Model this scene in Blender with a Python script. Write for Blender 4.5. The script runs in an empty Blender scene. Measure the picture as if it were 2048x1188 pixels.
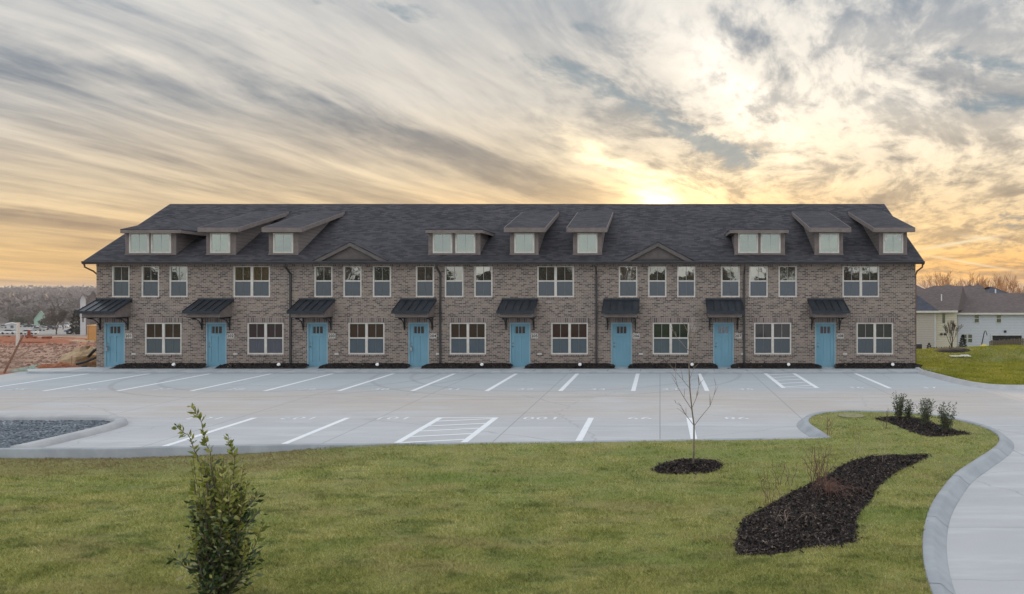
import bpy, bmesh, math, random
import numpy as np
from mathutils import Vector, Matrix, geometry
R = math.radians
scene = bpy.context.scene

# ------------------------------------------------------------------ camera
CAM_H, F = 3.77, 1560.0          # metres; focal length in photo pixels (2048 wide)
VX, VY = 1320.0, 580.0           # where the view axis meets the photo
cd = bpy.data.cameras.new('camera')
cam = bpy.data.objects.new('camera', cd)
scene.collection.objects.link(cam)
cam.location = (0, 0, CAM_H)
cam.rotation_euler = (R(90), 0, 0)
cd.sensor_width = 36.0
cd.lens = 36.0 * F / 2048
cd.shift_x = -(VX - 1024) / 2048
cd.shift_y = (VY - 594) / 2048
cd.clip_start = 0.1
cd.clip_end = 6000
scene.camera = cam
scene.render.resolution_x, scene.render.resolution_y = 1024, 594

# ------------------------------------------------------------------ light
SUN_EL, SUN_AZ = 6.6, 0.0
sl = bpy.data.lights.new('sun', 'SUN')
so = bpy.data.objects.new('sun', sl)
scene.collection.objects.link(so)
so.rotation_euler = (-R(90 - SUN_EL), 0, 0)
sl.energy = 3.0
sl.angle = R(3)
sl.color = (1.0, 0.72, 0.42)
vs = scene.view_settings
vs.view_transform = 'Standard'; vs.look = 'None'; vs.exposure = 0.0; vs.gamma = 1.0
vs.use_curve_mapping = False

class NT:
    """small helper to write node maths"""
    def __init__(self, nt):
        self.nt = nt; nt.nodes.clear()
    def n(self, kind, **kw):
        nd = self.nt.nodes.new(kind)
        for k, v in kw.items(): setattr(nd, k, v)
        return nd
    def put(self, sock, v):
        if isinstance(v, bpy.types.NodeSocket): self.nt.links.new(v, sock)
        else:
            if sock.type == 'RGBA' and len(v) == 3: v = (*v, 1)
            sock.default_value = v
    def m(self, op, a, b=None, c=None, clamp=False):
        nd = self.n('ShaderNodeMath', operation=op, use_clamp=clamp)
        for i, v in enumerate((a, b, c)):
            if v is not None: self.put(nd.inputs[i], v)
        return nd.outputs[0]
    def add(self, a, b): return self.m('ADD', a, b)
    def mul(self, a, b): return self.m('MULTIPLY', a, b)
    def mix(self, f, a, b, blend='MIX', clampf=True):
        nd = self.n('ShaderNodeMix', data_type='RGBA', blend_type=blend, clamp_factor=clampf)
        self.put(nd.inputs[0], f); self.put(nd.inputs[6], a); self.put(nd.inputs[7], b)
        return nd.outputs[2]
    def rng(self, v, a, b, c=0.0, d=1.0, smooth=True):
        nd = self.n('ShaderNodeMapRange', interpolation_type='SMOOTHSTEP' if smooth else 'LINEAR')
        for i, x in enumerate((v, a, b, c, d)): self.put(nd.inputs[i], x)
        return nd.outputs[0]
    def xyz(self, x, y, z=0.0):
        nd = self.n('ShaderNodeCombineXYZ')
        for i, v in enumerate((x, y, z)): self.put(nd.inputs[i], v)
        return nd.outputs[0]
    def sep(self, v):
        nd = self.n('ShaderNodeSeparateXYZ'); self.put(nd.inputs[0], v); return nd.outputs
    def noise(self, vec, scale, detail=4, rough=0.5, dist=0.0, col=False):
        nd = self.n('ShaderNodeTexNoise')
        if vec is not None: self.put(nd.inputs['Vector'], vec)
        nd.inputs['Scale'].default_value = scale; nd.inputs['Detail'].default_value = detail
        nd.inputs['Roughness'].default_value = rough; nd.inputs['Distortion'].default_value = dist
        return nd.outputs['Color' if col else 'Fac']
    def ramp(self, f, stops, interp='LINEAR'):
        nd = self.n('ShaderNodeValToRGB'); cr = nd.color_ramp; cr.interpolation = interp
        while len(cr.elements) < len(stops): cr.elements.new(0.5)
        for e, (p, c) in zip(cr.elements, stops):
            e.position = p; e.color = (*c, 1)
        self.put(nd.inputs[0], f)
        return nd.outputs[0]
    def scale(self, vec, s):
        nd = self.n('ShaderNodeMapping'); self.put(nd.inputs[0], vec); nd.inputs['Scale'].default_value = s
        return nd.outputs[0]

def build_world():
    w = bpy.data.worlds.new('World'); scene.world = w; w.use_nodes = True
    t = NT(w.node_tree)
    tc = t.n('ShaderNodeTexCoord')
    x, y, z = t.sep(tc.outputs['Generated'])
    zc = t.m('MAXIMUM', z, 0.0)
    # high cirrus sheet: directions projected on a flat layer, streaks run towards azimuth 20 deg
    h = t.add(zc, 0.11)
    px, py = t.m('DIVIDE', x, h), t.m('DIVIDE', y, h)
    c20, s20 = math.cos(R(21)), math.sin(R(21))
    ac = t.m('SUBTRACT', t.mul(px, c20), t.mul(py, s20))
    al = t.add(t.mul(px, s20), t.mul(py, c20))
    warp = t.noise(t.xyz(t.mul(ac, .5), t.mul(al, .22), 3.0), 1.0, 3, .5, col=True)
    wx, wy, wz = t.sep(warp)
    ac2 = t.add(ac, t.mul(t.add(wx, -.5), 1.3))
    al2 = t.add(al, t.mul(t.add(wy, -.5), 1.6))
    streak = t.noise(t.xyz(t.mul(ac2, 1.0), t.mul(al2, .13), 0.0), 1.35, 7, .52)
    fine = t.noise(t.xyz(t.mul(ac2, 1.6), t.mul(al2, .35), 7.0), 3.2, 8, .62)
    mottle = t.noise(t.xyz(t.mul(ac2, 1.5), t.mul(al2, .75), 11.0), 2.3, 8, .58, .15)
    mott2 = t.noise(t.xyz(t.mul(ac2, 1.7), t.mul(al2, .75), 19.0), 6.5, 7, .62, .2)
    # tangent coordinates for the broad shapes of this evening's clouds (by direction)
    yy = t.m('MAXIMUM', y, 0.06)
    s, tt = t.m('DIVIDE', x, yy), t.m('DIVIDE', z, yy)
    sw = t.noise(t.xyz(t.mul(s, 1.0), t.mul(tt, 2.2), 2.0), 7.0, 6, .6, col=True)
    ux, uy, uz = t.sep(sw)
    S = t.add(s, t.mul(t.add(ux, -.5), .14)); T = t.add(tt, t.mul(t.add(uy, -.5), .06))
    ST = t.xyz(S, T, 0.0)
    def blob(cx, cy, rx, ry, ang=0):
        nd = t.n('ShaderNodeMapping', vector_type='TEXTURE')
        t.put(nd.inputs[0], ST)
        nd.inputs['Location'].default_value = ((cx - VX) / F, (VY - cy) / F, 0)
        nd.inputs['Rotation'].default_value = (0, 0, R(-ang))
        nd.inputs['Scale'].default_value = (rx / F, ry / F, 1)
        d = t.n('ShaderNodeVectorMath', operation='DOT_PRODUCT')
        t.put(d.inputs[0], nd.outputs[0]); t.put(d.inputs[1], nd.outputs[0])
        return t.m('EXPONENT', t.mul(d.outputs['Value'], -1.0))
    def total(lst):
        acc = None
        for (wgt, *b) in lst:
            v = t.mul(blob(*b), wgt)
            acc = v if acc is None else t.add(acc, v)
        return acc
    right = t.rng(s, -0.28, 0.12)
    front = t.rng(y, 0.02, 0.35)
    # base colours by elevation
    el = t.rng(tt, 0.0, 0.40, smooth=False)
    bright = t.ramp(el, [(0, (.97, .58, .19)), (.12, (.96, .65, .29)), (.32, (.90, .71, .46)), (.6, (.82, .75, .65)), (1, (.76, .74, .70))])
    dark = t.ramp(el, [(0, (.52, .31, .15)), (.15, (.45, .31, .19)), (.35, (.36, .30, .24)), (.6, (.255, .275, .30)), (1, (.20, .265, .35))])
    darkb = total([(.46, 620, 205, 420, 36, 17), (.30, 900, 290, 190, 34, 20), (.38, 130, 150, 260, 30, 6), (.28, 330, 330, 380, 16, 10),
                   (.40, 120, 432, 320, 10, 5), (.25, 560, 395, 300, 12, 8), (.40, 420, 45, 380, 30, 15), (.32, 1000, 215, 220, 22, 16),
                   (.12, 1200, 392, 220, 12, 12), (.10, 1090, 375, 170, 22, 14), (.25, 1650, 395, 240, 20, 6), (.24, 1850, 140, 260, 22, 14),
                   (.30, 1520, 330, 160, 20, 12), (.20, 160, 505, 300, 10, 3), (.22, 1850, 300, 300, 16, -8), (.22, 1960, 205, 160, 18, 6)])
    lightb = total([(.45, 120, 95, 330, 20, 12), (.4, 620, 310, 420, 22, 17), (.35, 930, 355, 230, 16, 20), (.40, 560, 150, 300, 22, 20),
                    (.45, 1480, 210, 210, 60, 42), (.22, 1280, 90, 330, 60, 18), (.5, 1220, 320, 200, 34, 30), (.4, 1750, 250, 260, 90, 0),
                    (.35, 240, 500, 420, 12, 2), (.3, 60, 395, 220, 12, 4), (.35, 1780, 480, 260, 50, 0), (.3, 1650, 60, 260, 40, 10), (.34, 1860, 130, 330, 120, 0), (.22, 1950, 330, 200, 80, 0)])
    nz = t.add(t.mul(streak, 1.15), t.mul(fine, .55))
    nzl = t.rng(nz, .62, 1.10)
    nr = t.add(t.mul(mottle, 1.0), t.add(t.mul(mott2, .55), t.mul(streak, .35)))
    nzr = t.rng(nr, .80, 1.08)
    nmix = t.add(t.mul(nzl, t.m('SUBTRACT', 1.0, right)), t.mul(nzr, right))       # 1 = bright cloud
    dk = t.m('MULTIPLY', darkb, t.rng(t.add(streak, t.mul(fine, .6)), 1.02, .58, .15, 1.2))
    lum = t.add(t.mul(nmix, .80), t.add(t.add(.14, t.mul(right, .07)), t.m('SUBTRACT', t.mul(lightb, .62), t.mul(dk, .90))))
    lum = t.add(lum, t.mul(t.add(fine, -.5), t.add(.22, t.mul(right, .5)))); lum = t.add(lum, t.mul(t.mul(t.add(mott2, -.46), right), .75))
    lum = t.m('SMOOTH_MAX', lum, t.add(.02, t.mul(t.rng(t.add(t.mul(fine, .7), t.mul(mott2, .3)), .38, .64), .30)), .2)
    lum = t.m('MINIMUM', lum, 1.3)
    col = t.mix(lum, dark, bright, clampf=False)
    # warm glow over the hidden sun
    glow = total([(.20, 1400, 330, 560, 160, 0), (2.2, 1322, 402, 58, 20, 0), (1.25, 1215, 310, 90, 15, 30), (.8, 1290, 345, 40, 12, 35), (.45, 1275, 360, 90, 20, 40), (.55, 1320, 404, 210, 60, 0)])
    orange = total([(.40, 1330, 412, 460, 45, 0), (.42, 2000, 540, 420, 55, 0), (.10, 100, 500, 420, 60, 0)])
    white = total([(.85, 1475, 195, 170, 36, 50), (.08, 1350, 120, 330, 90, 20), (.22, 1700, 250, 300, 150, 0)])
    gl = t.mul(glow, t.add(.35, t.mul(t.m('MINIMUM', lum, 1.0), .75)))
    col = t.mix(1.0, col, t.mix(gl, (0, 0, 0), (.50, .39, .20), clampf=False), blend='ADD')
    col = t.mix(1.0, col, t.mix(t.mul(orange, t.add(.4, t.mul(lum, .6))), (1, 1, 1), (1.18, .84, .42), clampf=False), blend='MULTIPLY')
    wl_ = t.mul(white, t.rng(t.add(t.mul(mottle, .6), t.mul(mott2, .6)), .45, .78, .1, 1.1))
    col = t.mix(1.0, col, t.mix(wl_, (0, 0, 0), (.33, .31, .285), clampf=False), blend='ADD')
    # blue gaps, coloured by the real sky model
    gapb = total([(.72, 1330, 235, 220, 20, 24), (.85, 1425, 285, 95, 24, 28), (.6, 1130, 165, 170, 18, 14), (.45, 1370, 200, 90, 12, 18), (.75, 830, 28, 230, 18, 8), (.5, 1060, 120, 150, 16, 12), (.75, 1960, 120, 170, 26, 8), (.7, 1990, 210, 120, 20, 4), (.5, 1600, 250, 130, 16, 8),
                  (.5, 2000, 430, 110, 22, 0), (.35, 1180, 60, 120, 16, 8), (.4, 1790, 545, 400, 5, -3), (.40, 330, 20, 300, 26, 10)])
    gap = t.rng(t.add(gapb, t.mul(t.add(t.mul(t.add(mott2, mottle), .5), -.5), -4.2)), .38, 1.15)
    gap = t.m('MULTIPLY', gap, t.rng(gapb, .08, .35))
    sky = t.n('ShaderNodeTexSky'); sky.sky_type = 'NISHITA'; sky.sun_disc = False
    sky.sun_elevation = R(SUN_EL); sky.sun_rotation = R(SUN_AZ); sky.altitude = 100; sky.air_density = 1.0; sky.dust_density = 1.0
    nish = t.mix(1.0, sky.outputs[0], (.05, .05, .05), blend='MULTIPLY')
    blue = t.mix(.85, nish, (.21, .31, .385))
    col = t.mix(t.mul(gap, .78), col, blue)
    # thin contrails low on the right
    def line(x0, y0, x1, y1, wpx):
        a = math.atan2(y1 - y0, x1 - x0); L = math.hypot(x1 - x0, y1 - y0) / 2
        return ((x0 + x1) / 2, (y0 + y1) / 2, L, wpx, math.degrees(a))
    ST_keep = ST
    ST = t.xyz(s, tt, 0.0)
    hot = total([(1.1, 1322, 408, 42, 20, 0), (.45, 1322, 410, 130, 40, 0), (.20, 1322, 410, 300, 70, 0)])
    col = t.mix(1.0, col, t.mix(hot, (0, 0, 0), (.95, .66, .30), clampf=False), blend='ADD')
    trail = total([(.8, *line(1830, 501, 2000, 471, 3.0)), (.6, *line(1840, 508, 2030, 542, 2.2)), (.45, *line(1920, 470, 2010, 482, 3.5))])
    col = t.mix(trail, col, (1.0, .84, .56))
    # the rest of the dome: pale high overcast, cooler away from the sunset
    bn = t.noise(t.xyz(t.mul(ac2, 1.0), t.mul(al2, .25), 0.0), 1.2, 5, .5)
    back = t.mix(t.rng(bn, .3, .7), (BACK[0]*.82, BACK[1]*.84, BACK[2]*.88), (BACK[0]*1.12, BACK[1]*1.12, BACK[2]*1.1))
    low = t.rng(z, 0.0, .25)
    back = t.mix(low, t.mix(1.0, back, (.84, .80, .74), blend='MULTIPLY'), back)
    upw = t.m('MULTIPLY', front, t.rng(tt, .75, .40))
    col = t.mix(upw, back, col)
    col = t.mix(t.rng(z, -0.02, -0.002), (.30, .25, .2), col)
    bg = t.n('ShaderNodeBackground')
    t.put(bg.inputs['Color'], col); bg.inputs['Strength'].default_value = 1.0
    out = t.n('ShaderNodeOutputWorld'); t.nt.links.new(bg.outputs[0], out.inputs[0])
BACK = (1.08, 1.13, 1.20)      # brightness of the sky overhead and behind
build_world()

# ------------------------------------------------------------------ helpers
COL = scene.collection
def tag(o, label=None, cat=None, group=None, kind=None):
    if label: o['label'] = label
    if cat: o['category'] = cat
    if group: o['group'] = group
    if kind: o['kind'] = kind
    return o
def empty(name, loc=(0, 0, 0), **kw):
    o = bpy.data.objects.new(name, None); COL.objects.link(o); o.location = loc
    o.empty_display_size = .2
    return tag(o, **kw)
def copy_tree(o, parent=None):
    c = o.copy(); COL.objects.link(c); c.parent = parent
    for ch in o.children: copy_tree(ch, c)
    return c

class MB:
    """collects faces and links them as ONE mesh object"""
    def __init__(s): s.v = []; s.f = []
    def face(s, pts):
        n = len(s.v); s.v += [tuple(p) for p in pts]; s.f.append(tuple(range(n, n + len(pts)))); return s
    def box(s, x0, x1, y0, y1, z0, z1, rot=None, at=None):
        p = [(x0,y0,z0),(x1,y0,z0),(x1,y1,z0),(x0,y1,z0),(x0,y0,z1),(x1,y0,z1),(x1,y1,z1),(x0,y1,z1)]
        if rot is not None:
            p = [tuple((rot @ Vector(q)) + Vector(at or (0,0,0))) for q in p]
        n = len(s.v); s.v += p
        s.f += [tuple(n+i for i in q) for q in ((0,3,2,1),(4,5,6,7),(0,1,5,4),(1,2,6,5),(2,3,7,6),(3,0,4,7))]
        return s
    def prism(s, poly, axis, a, b):
        """poly of 2d points extruded along an axis: 'x' -> (y,z), 'y' -> (x,z), 'z' -> (x,y)"""
        def P(p, t):
            return {'x': (t, p[0], p[1]), 'y': (p[0], t, p[1]), 'z': (p[0], p[1], t)}[axis]
        n = len(s.v); k = len(poly)
        s.v += [P(p, a) for p in poly] + [P(p, b) for p in poly]
        s.f += [tuple(range(n, n+k)), tuple(range(n+2*k-1, n+k-1, -1))]
        s.f += [(n+i, n+k+i, n+k+(i+1) % k, n+(i+1) % k) for i in range(k)]
        return s
    def tube(s, pts, rad, n=6, cap=True):
        pts = [Vector(p) for p in pts]
        if not hasattr(rad, '__len__'): rad = [rad] * len(pts)
        base = len(s.v); up = None
        for i, p in enumerate(pts):
            d = (pts[min(i+1, len(pts)-1)] - pts[max(i-1, 0)])
            if d.length < 1e-7: d = Vector((0,0,1))
            d.normalize()
            if up is None: up = Vector((1,0,0)) if abs(d.x) < .9 else Vector((0,1,0))
            a = d.cross(up)
            if a.length < 1e-4: a = d.cross(Vector((0,1,0)))
            a.normalize(); b = d.cross(a); up = b.cross(d)*1.0 if False else up
            for k in range(n):
                t = 2*math.pi*k/n
                s.v.append(tuple(p + (a*math.cos(t) + b*math.sin(t)) * rad[i]))
        for i in range(len(pts)-1):
            for k in range(n):
                s.f.append((base+i*n+k, base+i*n+(k+1)%n, base+(i+1)*n+(k+1)%n, base+(i+1)*n+k))
        if cap:
            s.f.append(tuple(base+k for k in range(n-1, -1, -1)))
            e = base+(len(pts)-1)*n; s.f.append(tuple(e+k for k in range(n)))
        return s
    def lathe(s, prof, at=(0,0,0), n=16, rot=None):
        """prof: list of (radius, height)"""
        b = len(s.v)
        for r, h in prof:
            for k in range(n):
                t = 2*math.pi*k/n
                q = Vector((r*math.cos(t), r*math.sin(t), h))
                if rot is not None: q = rot @ q
                s.v.append(tuple(q + Vector(at)))
        for i in range(len(prof)-1):
            for k in range(n):
                s.f.append((b+i*n+k, b+i*n+(k+1)%n, b+(i+1)*n+(k+1)%n, b+(i+1)*n+k))
        s.f.append(tuple(b+k for k in range(n-1,-1,-1))); e = b+(len(prof)-1)*n
        s.f.append(tuple(e+k for k in range(n)))
        return s
    def build(s, name, m, parent=None, smooth=False, fix=True, bevel=0, **kw):
        me = bpy.data.meshes.new(name); me.from_pydata(s.v, [], s.f); me.update()
        if fix:
            bm = bmesh.new(); bm.from_mesh(me)
            bmesh.ops.recalc_face_normals(bm, faces=bm.faces)
            if bevel: bmesh.ops.bevel(bm, geom=list(bm.edges), offset=bevel, segments=2, affect='EDGES', profile=.6)
            bm.to_mesh(me); bm.free()
        if smooth: me.polygons.foreach_set('use_smooth', [True]*len(me.polygons))
        me.materials.append(m)
        o = bpy.data.objects.new(name, me); COL.objects.link(o)
        if parent: o.parent = parent
        return tag(o, **kw)

def np_mesh(name, verts, nper, m, parent=None, **kw):
    """many separate polygons of nper vertices each, from a numpy array (n*nper,3)"""
    nv = len(verts); nf = nv // nper
    me = bpy.data.meshes.new(name)
    me.vertices.add(nv); me.vertices.foreach_set('co', np.ascontiguousarray(verts, dtype=np.float32).ravel())
    me.loops.add(nv); me.loops.foreach_set('vertex_index', np.arange(nv, dtype=np.int32))
    me.polygons.add(nf); me.polygons.foreach_set('loop_start', np.arange(0, nv, nper, dtype=np.int32))
    try: me.polygons.foreach_set('loop_total', np.full(nf, nper, dtype=np.int32))
    except Exception: pass
    me.update(); me.validate()
    me.materials.append(m)
    o = bpy.data.objects.new(name, me); COL.objects.link(o)
    if parent: o.parent = parent
    return tag(o, **kw)

def G(px, py, z=0.0):
    """photo pixel on the level z -> ground point"""
    D = F * (CAM_H - z) / (py - VY)
    return ((px - VX) / F * D, D)
def inside(poly, X, Y):
    X = np.asarray(X); Y = np.asarray(Y); r = np.zeros(X.shape, bool); n = len(poly)
    for i in range(n):
        x1, y1 = poly[i]; x2, y2 = poly[(i+1) % n]
        c = ((y1 > Y) != (y2 > Y)) & (X < (x2-x1) * (Y-y1) / ((y2-y1) if y2 != y1 else 1e-9) + x1)
        r ^= c
    return r
def smooth_path(pts, closed=False, sub=6):
    """Catmull-Rom"""
    P = [Vector((p[0], p[1])) for p in pts]; n = len(P); out = []
    rngi = range(n) if closed else range(n-1)
    for i in rngi:
        p0 = P[(i-1) % n] if (closed or i > 0) else P[0]*2 - P[1]
        p1, p2 = P[i], P[(i+1) % n]
        p3 = P[(i+2) % n] if (closed or i+2 < n) else P[-1]*2 - P[-2]
        for k in range(sub):
            t = k/sub
            q = .5*((2*p1) + (-p0+p2)*t + (2*p0-5*p1+4*p2-p3)*t*t + (-p0+3*p1-3*p2+p3)*t**3)
            out.append((q.x, q.y))
    if not closed: out.append(tuple(P[-1]))
    return out
def sheet(name, poly, zf, m, step=1.0, **kw):
    """filled polygon with inner grid points, height zf(x,y)"""
    xs = [p[0] for p in poly]; ys = [p[1] for p in poly]
    vs_ = [Vector(p) for p in poly]
    gx, gy = np.meshgrid(np.arange(min(xs)+step*.37, max(xs), step), np.arange(min(ys)+step*.41, max(ys), step))
    gx, gy = gx.ravel(), gy.ravel(); k = inside(poly, gx, gy)
    vs_ += [Vector((float(a), float(b))) for a, b in zip(gx[k], gy[k])]
    n = len(poly)
    v, e, f, *_ = geometry.delaunay_2d_cdt(vs_, [(i, (i+1) % n) for i in range(n)], [list(range(n))], 1, 1e-4)
    me = bpy.data.meshes.new(name)
    me.from_pydata([(p.x, p.y, zf(p.x, p.y)) for p in v], [], [tuple(q) for q in f]); me.update()
    bm = bmesh.new(); bm.from_mesh(me)
    for fc in bm.faces:
        if fc.normal.z < 0: fc.normal_flip()
    bm.to_mesh(me); bm.free()
    me.polygons.foreach_set('use_smooth', [True]*len(me.polygons)); me.materials.append(m)
    o = bpy.data.objects.new(name, me); COL.objects.link(o)
    return tag(o, **kw)
def sweep(name, path, prof, m, zbase=lambda x, y: 0.0, parent=None, **kw):
    """profile (offset to the left of travel, z) carried along a 2d path"""
    P = [Vector(p) for p in path]; V_ = []; k = len(prof)
    for i, p in enumerate(P):
        d = (P[min(i+1, len(P)-1)] - P[max(i-1, 0)]).normalized(); nrm = Vector((-d.y, d.x))
        zb = zbase(p.x, p.y)
        for o_, z_ in prof: q = p + nrm*o_; V_.append((q.x, q.y, z_ + zb))
    f = []
    for i in range(len(P)-1):
        for j in range(k-1): f.append((i*k+j, i*k+j+1, (i+1)*k+j+1, (i+1)*k+j))
    mb = MB(); mb.v = V_; mb.f = f
    mb.f.append(tuple(range(k))); e = (len(P)-1)*k; mb.f.append(tuple(e+j for j in range(k-1, -1, -1)))
    return mb.build(name, m, parent, smooth=True, **kw)

# ------------------------------------------------------------------ materials
def material(name, build):
    m = bpy.data.materials.new(name); m.use_nodes = True
    t = NT(m.node_tree); out = t.n('ShaderNodeOutputMaterial')
    b = t.n('ShaderNodeBsdfPrincipled'); t.nt.links.new(b.outputs[0], out.inputs[0])
    b.inputs['Roughness'].default_value = .8; b.inputs['Specular IOR Level'].default_value = .3
    build(t, b, out); return m
def obj_co(t): return t.n('ShaderNodeTexCoord').outputs['Object']
def bump(t, b, h, strength=.4, dist=.01):
    nd = t.n('ShaderNodeBump'); nd.inputs['Strength'].default_value = strength; nd.inputs['Distance'].default_value = dist
    t.put(nd.inputs['Height'], h); t.nt.links.new(nd.outputs[0], b.inputs['Normal'])
def plain(name, c1, c2=None, scale=8, rough=.7, spec=.3, metal=0, bmp=0, stretch=(1,1,1), detail=5):
    c2 = c2 or tuple(v*.72 for v in c1)
    def f(t, b, out):
        co = t.scale(obj_co(t), stretch); nz = t.noise(co, scale, detail, .6)
        t.put(b.inputs['Base Color'], t.mix(t.rng(nz, .32, .68), c1, c2))
        b.inputs['Roughness'].default_value = rough; b.inputs['Specular IOR Level'].default_value = spec; b.inputs['Metallic'].default_value = metal
        if bmp: bump(t, b, nz, bmp)
    return material(name, f)
def islands(name, stops, rough=.7, scale=1.2, amt=.3, spec=.2, translucent=0, extra=None):
    """colour chosen per separate leaf, blade or chip, with slow variation over the ground"""
    def f(t, b, out):
        geo = t.n('ShaderNodeNewGeometry'); r = geo.outputs['Random Per Island']
        nz = t.noise(geo.outputs['Position'], scale, 4, .6)
        fac = t.add(t.mul(r, 1-amt), t.mul(t.rng(nz, .3, .7), amt))
        c = t.ramp(fac, stops)
        if extra: c = extra(t, c, geo)
        t.put(b.inputs['Base Color'], c); b.inputs['Roughness'].default_value = rough; b.inputs['Specular IOR Level'].default_value = spec
        if translucent:
            tr = t.n('ShaderNodeBsdfTranslucent'); t.put(tr.inputs[0], c); mx = t.n('ShaderNodeMixShader'); mx.inputs[0].default_value = translucent
            t.nt.links.new(b.outputs[0], mx.inputs[1]); t.nt.links.new(tr.outputs[0], mx.inputs[2]); t.nt.links.new(mx.outputs[0], out.inputs[0])
    return material(name, f)
M = {}
def brick(t, b, out):
    x, y, z = t.sep(obj_co(t)); v = t.xyz(t.add(x, y), z, 0)
    br = t.n('ShaderNodeTexBrick'); t.put(br.inputs['Vector'], v); br.inputs['Scale'].default_value = 1
    br.inputs['Brick Width'].default_value = .205; br.inputs['Row Height'].default_value = .077
    br.inputs['Mortar Size'].default_value = .009; br.inputs['Mortar Smooth'].default_value = .2; br.inputs['Bias'].default_value = 0
    br.inputs['Color1'].default_value = (0, 0, 0, 1); br.inputs['Color2'].default_value = (1, 1, 1, 1); br.inputs['Mortar'].default_value = (.5, .5, .5, 1)
    c = t.ramp(br.outputs['Color'], [(0, (.075, .063, .062)), (.24, (.115, .095, .090)), (.36, (.18, .145, .130)), (.55, (.265, .215, .188)), (.8, (.335, .268, .232)), (1, (.19, .148, .136))])
    big = t.noise(v, .55, 5, .6); c = t.mix(t.rng(big, .3, .72), c, t.mix(1.0, c, (1.22, 1.16, 1.1), blend='MULTIPLY'))
    fine = t.noise(v, 30, 3, .6); c = t.mix(t.mul(fine, .35), c, (.16, .12, .105))
    # pale lime bloom left on the brickwork
    st = t.noise(t.scale(v, (1, 2.2, 1)), 2.3, 3, .5); c = t.mix(t.mul(t.rng(st, .70, .80), .35), c, (.50, .44, .40))
    for cx, cz, rx, rz, a in ((1.45, 2.05, .50, .42, .6), (1.6, 2.45, .3, .12, .4), (-8.4, 2.42, .3, .1, .35), (-5.2, 3.2, .35, .1, .3), (-7.2, 2.3, .25, .22, .3)):
        d = t.add(t.m('POWER', t.m('DIVIDE', t.add(x, -cx), rx), 2), t.m('POWER', t.m('DIVIDE', t.add(z, -cz), rz), 2))
        c = t.mix(t.mul(t.rng(t.add(d, t.mul(st, 1.2)), 1.7, .4), a), c, (.52, .46, .43))
    c = t.mix(br.outputs['Fac'], c, (.46, .41, .37)); c = t.mix(1.0, c, (.87, .86, .83), blend='MULTIPLY')
    t.put(b.inputs['Base Color'], c); b.inputs['Roughness'].default_value = .9
    bump(t, b, t.m('SUBTRACT', t.mul(fine, .3), br.outputs['Fac']), .6, .006)
M['brick'] = material('brick', brick)
def soldier(t, b, out):
    x, y, z = t.sep(obj_co(t)); v = t.xyz(t.add(x, y), z, 0)
    br = t.n('ShaderNodeTexBrick'); br.offset = 0; t.put(br.inputs['Vector'], v); br.inputs['Scale'].default_value = 1
    br.inputs['Brick Width'].default_value = .085; br.inputs['Row Height'].default_value = .5; br.inputs['Mortar Size'].default_value = .009
    br.inputs['Color1'].default_value = (0, 0, 0, 1); br.inputs['Color2'].default_value = (1, 1, 1, 1)
    c = t.ramp(br.outputs['Color'], [(0, (.09, .07, .066)), (.3, (.13, .10, .09)), (.4, (.19, .148, .13)), (1, (.27, .21, .185))])
    c = t.mix(br.outputs['Fac'], c, (.40, .35, .32)); t.put(b.inputs['Base Color'], c); b.inputs['Roughness'].default_value = .9
M['soldier'] = material('soldier_brick', soldier)
def shingle(c1, c2, nm):
    def f(t, b, out):
        x, y, z = t.sep(obj_co(t)); v = t.xyz(x, t.mul(y, 1.13), 0)
        br = t.n('ShaderNodeTexBrick'); t.put(br.inputs['Vector'], v); br.inputs['Scale'].default_value = 1
        br.inputs['Brick Width'].default_value = .31; br.inputs['Row Height'].default_value = .145; br.inputs['Mortar Size'].default_value = .006
        br.inputs['Color1'].default_value = (0, 0, 0, 1); br.inputs['Color2'].default_value = (1, 1, 1, 1); br.inputs['Mortar'].default_value = (.1, .1, .1, 1)
        g = t.noise(obj_co(t), 60, 2, .7); big = t.noise(v, .35, 5, .6); st = t.noise(t.scale(v, (.5, 3, 1)), 3, 5, .6)
        f_ = t.add(t.mul(br.outputs['Color'], .22), t.add(t.mul(g, .34), t.add(t.mul(big, .22), t.mul(st, .3))))
        t.put(b.inputs['Base Color'], t.mix(t.rng(f_, .3, .85), c1, c2)); b.inputs['Roughness'].default_value = .92
        b.inputs['Specular IOR Level'].default_value = .25
        bump(t, b, f_, .6, .012)
    return material(nm, f)
M['roof'] = shingle((.018, .018, .023), (.090, .085, .092), 'charcoal_shingle')
M['roof_brown'] = shingle((.085, .066, .062), (.165, .13, .122), 'brown_shingle')
M['roof_dark'] = shingle((.035, .04, .055), (.085, .09, .11), 'slate_shingle')
def siding(c, nm, lap=.17):
    def f(t, b, out):
        x, y, z = t.sep(obj_co(t)); fr = t.m('FRACT', t.m('DIVIDE', z, lap))
        nz = t.noise(t.scale(obj_co(t), (1, 1, 6)), 3, 5, .6)
        c1 = t.mix(t.rng(nz, .3, .7), c, tuple(k*.86 for k in c)); c1 = t.mix(t.rng(fr, .13, .05), c1, tuple(k*.42 for k in c))
        t.put(b.inputs['Base Color'], c1); b.inputs['Roughness'].default_value = .65; bump(t, b, t.m('SUBTRACT', 1.0, fr), .5, .015)
    return material(nm, f)
M['taupe_siding'] = siding((.205, .170, .155), 'taupe_lap_siding')
M['beige_siding'] = siding((.47, .415, .365), 'beige_lap_siding', .22)
M['lit_beige_siding'] = siding((.64, .575, .455), 'lit_beige_lap_siding', .22)  # beige siding of the wing with the yellowish light on it painted in
M['white_siding'] = siding((.58, .595, .65), 'pale_blue_white_siding', .2)
M['taupe_trim'] = plain('taupe_trim', (.215, .178, .162), (.17, .142, .13), 4)
M['frame'] = plain('almond_vinyl', (.66, .62, .56), (.57, .53, .48), 5, rough=.45)
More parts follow.
